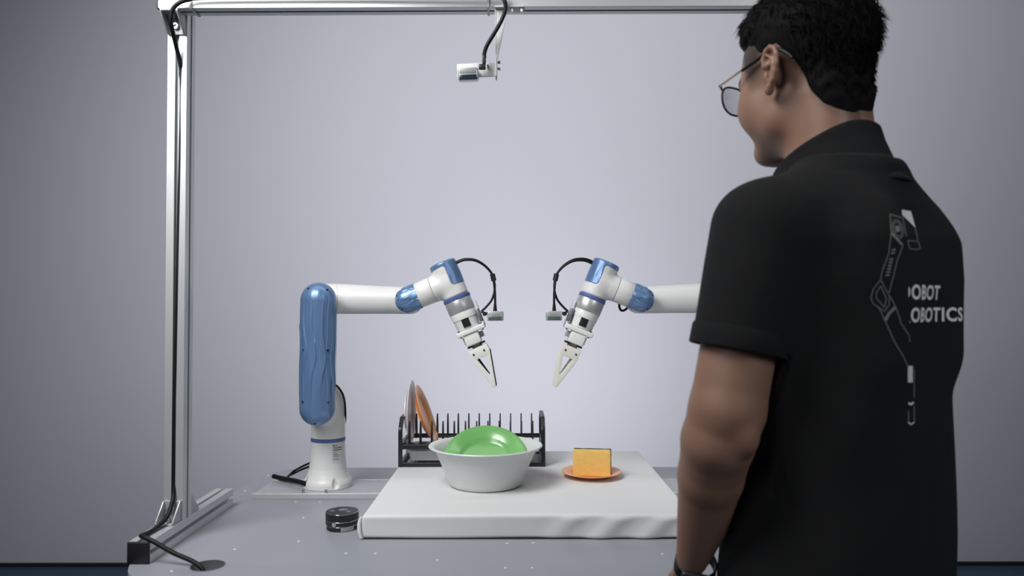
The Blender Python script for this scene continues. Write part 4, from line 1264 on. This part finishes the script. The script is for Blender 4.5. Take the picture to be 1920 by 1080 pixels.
# collar: folded band around the neck
def f_collar(p):
    a = np.array((-0.008, 0, 1.352)); ax = np.array((0.24, 0, 0.97)); ax /= np.linalg.norm(ax)
    q = p - a; t = q @ ax; r = q - t[:, None] * ax
    rad = np.hypot(r[:, 0] / 1.05, r[:, 1])
    R_ = np.interp(t, [0.0, 0.02, 0.045, 0.070, 0.10], [0.086, 0.0765, 0.0700, 0.0665, 0.0655])
    top = 0.079 - 0.014 * np.clip(r[:, 0] / 0.06, -1, 1) + 0.0012 * np.sin(r[:, 1] * 60)
    d = np.abs(rad - R_) - 0.0036
    return smax(d, np.maximum(t - top, 0.002 - t), 0.004) * 0.85
V2, F2 = surface_net(f_collar, (-0.14, -0.12, 1.32), (0.14, 0.12, 1.49), 0.0022)
np_obj('collar', V2, F2, 'shirt_black', shirt, to_w)

# print on the back, laid on the cloth
polys = [list(map(int, f)) for f in F]
bvh = BVHTree.FromPolygons([Vector(v) for v in SW], polys)
CO = Vector((0, 0, CAMZ))
def hit_px(px, py, off=0.0009):
    h = bvh.ray_cast(CO, ray(px, py).normalized())
    if h[0] is None: return None
    n = h[1] if h[1].dot(ray(px, py)) < 0 else -h[1]
    return h[0] + n * off
def ribbon(bm, pts, w):
    """flat line of pixels on the shirt"""
    dense = []
    for a, b in zip(pts[:-1], pts[1:]):
        n = max(2, int(math.hypot(b[0] - a[0], b[1] - a[1]) / 3))
        for k in range(n): dense.append((a[0] + (b[0] - a[0]) * k / n, a[1] + (b[1] - a[1]) * k / n))
    dense.append(pts[-1])
    prev = None
    for i, p in enumerate(dense):
        q0 = dense[max(i - 1, 0)]; q1 = dense[min(i + 1, len(dense) - 1)]
        dx, dy = q1[0] - q0[0], q1[1] - q0[1]; l = math.hypot(dx, dy) or 1
        nx, ny = -dy / l * w / 2, dx / l * w / 2
        A, B_2 = hit_px(p[0] + nx, p[1] + ny), hit_px(p[0] - nx, p[1] - ny)
        if A is None or B_2 is None: prev = None; continue
        cur = (bm.verts.new(A), bm.verts.new(B_2))
        if prev: bm.faces.new((prev[0], prev[1], cur[1], cur[0]))
        prev = cur
def e_(x, y): return (1620 + x / 4.909, 380 + y / 4.909)
def f_(x, y): return (1580 + x / 2.4, 370 + y / 2.4)
bm = BM()
for pl in ([e_(235, 110), e_(350, 145), e_(385, 310)], [e_(235, 110), e_(245, 290), e_(222, 470), e_(190, 560), e_(160, 640), e_(150, 705)],
           [e_(355, 390), e_(300, 530), e_(270, 660), e_(225, 830)],
           [e_(150, 710), e_(85, 790), e_(60, 870), e_(80, 930), e_(185, 1000), e_(225, 940), e_(228, 860), e_(150, 710)],
           [e_(150, 765), e_(110, 830), e_(110, 880), e_(185, 965), e_(200, 880), e_(150, 765)],
           [e_(235, 860), e_(285, 960), e_(330, 1080), f_(255, 560), f_(295, 620), f_(300, 650)],
           [e_(130, 960), e_(185, 1075), f_(230, 650), f_(270, 715), f_(293, 765)],
           [e_(465, 235), e_(490, 350)], [e_(395, 350), e_(490, 358), e_(510, 415), e_(490, 432), e_(415, 425), e_(395, 350)],
           [f_(318, 770), f_(318, 900)], [f_(293, 960), f_(294, 1010)], [f_(319, 940), f_(319, 1010)]):
    ribbon(bm, pl, 1.5)
cx_, cy_ = e_(305, 245)
for (rx, ry) in ((10.5, 17), (7.5, 13)):
    ribbon(bm, [(cx_ + rx * math.cos(t) * 0.9 + ry * math.sin(t) * 0.25, cy_ + ry * math.sin(t) - 0.2 * rx * math.cos(t)) for t in [2 * PI * k / 26 for k in range(27)]], 1.4)
obj('print_outline', bm, 'print_line', shirt)
def mark(pts, w, m='print_line'):
    bm = BM(); ribbon(bm, pts, w)
    obj('print_mark', bm, m, shirt)
mark([e_(250, 282), e_(345, 388)], 4.5)
mark([e_(280, 965), e_(225, 1020), e_(190, 1085)], 5.5)
mark([(cx_ - 1, cy_ - 6), (cx_ + 1, cy_ + 5)], 8)
for k in range(9):
    x, y = 268 - 56 * k / 8, 435 + 235 * k / 8
    if k == 2: continue
    mark([e_(x - 17, y + 2), e_(x + 17, y - 5)], 3.0)
bm = BM()
def fill_poly(pts, n=7):
    """quad of pixels filled with a grid"""
    g = []
    for i in range(n + 1):
        row = []
        for j in range(n + 1):
            u, v = i / n, j / n
            x = (1 - u) * ((1 - v) * pts[0][0] + v * pts[3][0]) + u * ((1 - v) * pts[1][0] + v * pts[2][0])
            y = (1 - u) * ((1 - v) * pts[0][1] + v * pts[3][1]) + u * ((1 - v) * pts[1][1] + v * pts[2][1])
            h = hit_px(x, y); row.append(bm.verts.new(h) if h else None)
        g.append(row)
    for i in range(n):
        for j in range(n):
            q = (g[i][j], g[i + 1][j], g[i + 1][j + 1], g[i][j + 1])
            if all(q): bm.faces.new(q)
fill_poly([e_(342, 68), e_(425, 80), e_(468, 236), e_(345, 115)])
obj('print_fill', bm, 'print_grey', shirt)
mark([f_(301, 758), f_(301, 832)], 9, 'print_grey')
mark([f_(293, 925), f_(304, 932), f_(316, 922)], 3.5, 'print_grey')
mark([f_(292, 1012), f_(305, 1022), f_(319, 1012)], 2.0, 'print_grey')
def back_coord(px, py):
    h = hit_px(px, py, 0.0)
    return to_b(h) if h else None
def text_on_back(body, px0, px1, py0, py1, cut, pxe):
    """letters projected straight onto the back of the shirt"""
    cu = bpy.data.curves.new('lettering', 'FONT'); cu.body = body; cu.size = 1.0; cu.resolution_u = 4; cu.offset = 0.026; cu.space_character = 1.12
    to = bpy.data.objects.new('lettering', cu); C.objects.link(to)
    bpy.context.view_layer.update()
    me = bpy.data.meshes.new_from_object(to.evaluated_get(bpy.context.evaluated_depsgraph_get()))
    bpy.data.objects.remove(to); bpy.data.curves.remove(cu)
    b2 = bmesh.new(); b2.from_mesh(me); bpy.data.meshes.remove(me)
    xs = [v.co.x for v in b2.verts]; ys = [v.co.y for v in b2.verts]
    x0, x1, y0, y1 = min(xs), max(xs), min(ys), max(ys)
    bmesh.ops.triangulate(b2, faces=b2.faces[:])
    for _ in range(1):
        bmesh.ops.subdivide_edges(b2, edges=[e for e in b2.edges if e.calc_length() > 0.12], cuts=1)
        bmesh.ops.triangulate(b2, faces=b2.faces[:])
    if cut > 0:
        bmesh.ops.bisect_plane(b2, geom=b2.verts[:] + b2.edges[:] + b2.faces[:], plane_co=(x0 + (x1 - x0) * cut, 0, 0), plane_no=(-1, 0, 0), clear_outer=True)
    A, Bq = back_coord(px0, (py0 + py1) / 2), back_coord(px1, (py0 + py1) / 2)
    zt_, zb_ = back_coord(px0 + 6, py0)[2], back_coord(px0 + 6, py1)[2]
    xs = x0 + (x1 - x0) * cut
    dead = []
    for v in b2.verts:
        s = (v.co.x - xs) / ((x1 - xs) * pxe)
        l = A[1] + (Bq[1] - A[1]) * s
        z = zb_ + (zt_ - zb_) * (v.co.y - y0) / (y1 - y0)
        o_ = Vector(PC + Fv * -0.5 + Lv * l + Uv * z)
        h = bvh.ray_cast(o_, Vector(Fv))
        if h[0] is None: dead.append(v); continue
        v.co = h[0] - Vector(Fv) * 0.0010
    bmesh.ops.delete(b2, geom=dead, context='VERTS')
    return b2
obj('print_lettering', text_on_back('DOBOT', 1702, 1761, 533, 562, 0.150, 1.0), 'print_grey', shirt)
obj('print_lettering', text_on_back('ROBOTICS', 1704, 1788, 576.5, 605, 0.105, 0.85), 'print_grey', shirt)

# trousers and shoes
def d_leg(p, s):
    d = s_cap(p, np.array((0, s * 0.075, 0.88)), np.array((0.006, s * 0.090, 0.50)), 0.078, 0.066)
    return smin(d, s_cap(p, np.array((0.006, s * 0.090, 0.50)), np.array((-0.012, s * 0.100, 0.075)), 0.067, 0.058), 0.03)
def d_trousers(p):
    d = smin(d_leg(p, 1), d_leg(p, -1), 0.02)
    d = smin(d, s_ell(p, (0, 0, 0.90), (0.104, 0.148, 0.12)), 0.02)
    d = np.maximum(d, np.maximum(0.045 - p[:, 2], p[:, 2] - 0.975))
    return d + 0.002 * np.sin(p[:, 2] * 60 + 3 * np.sin(p[:, 1] * 30)) * np.clip((0.5 - p[:, 2]) / 0.3, 0, 1)
V, F = surface_net(d_trousers, (-0.15, -0.20, 0.03), (0.15, 0.20, 1.0), 0.008)
np_obj('trousers', V, F, 'trouser_dark', person, to_w)
for s in (1, -1):
    def d_shoe(p):
        d = s_cap(p, np.array((-0.055, s * 0.105, 0.045)), np.array((0.13, s * 0.118, 0.030)), 0.046, 0.036)
        d = smin(d, s_cap(p, np.array((-0.03, s * 0.105, 0.05)), np.array((-0.02, s * 0.105, 0.09)), 0.045, 0.045), 0.02)
        return smax(d, 0.0005 - p[:, 2], 0.004)
    V, F = surface_net(d_shoe, (-0.13, s * 0.11 - 0.08, -0.01), (0.20, s * 0.11 + 0.08, 0.15), 0.006)
    np_obj('shoe', V, F, 'shoe_dark', person, to_w)

# eyeglasses
def hw(f, l, u): return Vector(to_w(from_head([(f, l, u)]))[0])
gl = empty('eyeglasses', (0, 0, 0), None, None)
gl.parent = person; gl.location = hw(0.09, 0, 0.0) - Vector(PC)
def gobj(name, bm, m): return obj(name, bm, m, gl)
for s in (1, -1):
    bm = BM()
    tube(bm, [hw(0.092, s * 0.0720, 0.024), hw(0.065, s * 0.0750, 0.024), hw(0.036, s * 0.0775, 0.0245)], 0.0019, 8, 4)
    gobj('temple_arm', bm, 'gold_metal')
    bm = BM()
    tube(bm, [hw(0.037, s * 0.0775, 0.0245), hw(0.008, s * 0.0785, 0.026), hw(-0.014, s * 0.0790, 0.028), hw(-0.034, s * 0.0800, 0.025), hw(-0.048, s * 0.078, 0.014), hw(-0.056, s * 0.076, 0.004)], [0.0022, 0.0024, 0.0026, 0.0028, 0.0028, 0.0024], 8, 4)
    gobj('temple_tip', bm, 'black_rubber')
    # rim outline: rounded square
    ring = []
    for k in range(40):
        t = 2 * PI * k / 40
        c, q = math.cos(t), math.sin(t)
        x = 0.0255 * abs(c) ** 0.75 * (1 if c > 0 else -1); y = 0.0220 * abs(q) ** 0.75 * (1 if q > 0 else -1)
        wid = 1.0 - 0.10 * max(0, -q)
        ring.append((x * wid, y))
    lp = lambda x, y: hw(0.1035 - 1.3 * (0.039 + x) ** 2 - 0.4 * y * y, s * (0.039 + x), y + 0.006)
    up = [lp(*p) for p in ring]
    bm = BM(); tube(bm, up, 0.0016, 8, closed=True)
    gobj('rim', bm, 'black_metal')
    bm = BM(); tube(bm, [hw(0.092, s * 0.0722, 0.024), hw(0.0975, s * 0.065, 0.021)], 0.0024, 8)
    gobj('hinge', bm, 'chrome')
    bm = BM()
    cvt = bm.verts.new(lp(0, 0))
    rg = [[bm.verts.new(lp(p[0] * q, p[1] * q)) for p in ring] for q in (0.33, 0.66, 1.0)]
    for k in range(40):
        bm.faces.new((rg[0][k], rg[0][(k + 1) % 40], cvt))
        for A4, B4 in ((rg[0], rg[1]), (rg[1], rg[2])): bm.faces.new((A4[k], B4[k], B4[(k + 1) % 40], A4[(k + 1) % 40]))
    gobj('lens', bm, 'lens_glass')
bm = BM(); tube(bm, [hw(0.102, 0.0145, 0.014), hw(0.106, 0.0, 0.017), hw(0.102, -0.0145, 0.014)], 0.0012, 8, 4)
gobj('bridge', bm, 'black_metal')

# wrist watch on the left wrist
d_, inn_, fw_ = hand_pts(WRL, ELL, 1)
fa = WRL - ELL; fa /= np.linalg.norm(fa)
wc_ = WRL - fa * 0.012
cw_ = Vector(to_w(wc_[None])[0]); axw = Vector(Fv * fa[0] + Lv * fa[1] + Uv * fa[2])
wt = empty('wristwatch', (0, 0, 0), None, None); wt.parent = person; wt.location = cw_ - Vector(PC)
bm = BM(); lathe(bm, [(0.0268, -0.010), (0.0282, -0.009), (0.0282, 0.009), (0.0268, 0.010), (0.0256, 0.009), (0.0256, -0.009)], cw_, axw, 40, closed=True)
obj('strap', bm, 'black_rubber', wt)
outv = -(Vector(Fv * inn_[0] + Lv * inn_[1] + Uv * inn_[2])); outv = (outv - axw * outv.dot(axw)).normalized()
outv = (outv * 0.75 + (axw.cross(outv)) * -0.66).normalized()
Mw = Matrix((axw.cross(outv).normalized(), axw, outv)).transposed()
bm = BM(); rbox(bm, cw_ + outv * 0.0315, (0.036, 0.040, 0.010), 0.004, 3, Mw)
obj('watch_case', bm, 'black_metal', wt)
bm = BM(); rbox(bm, cw_ + outv * 0.0368, (0.030, 0.034, 0.0014), 0.0006, 1, Mw)
obj('watch_screen', bm, 'glass_panel_dark', wt)
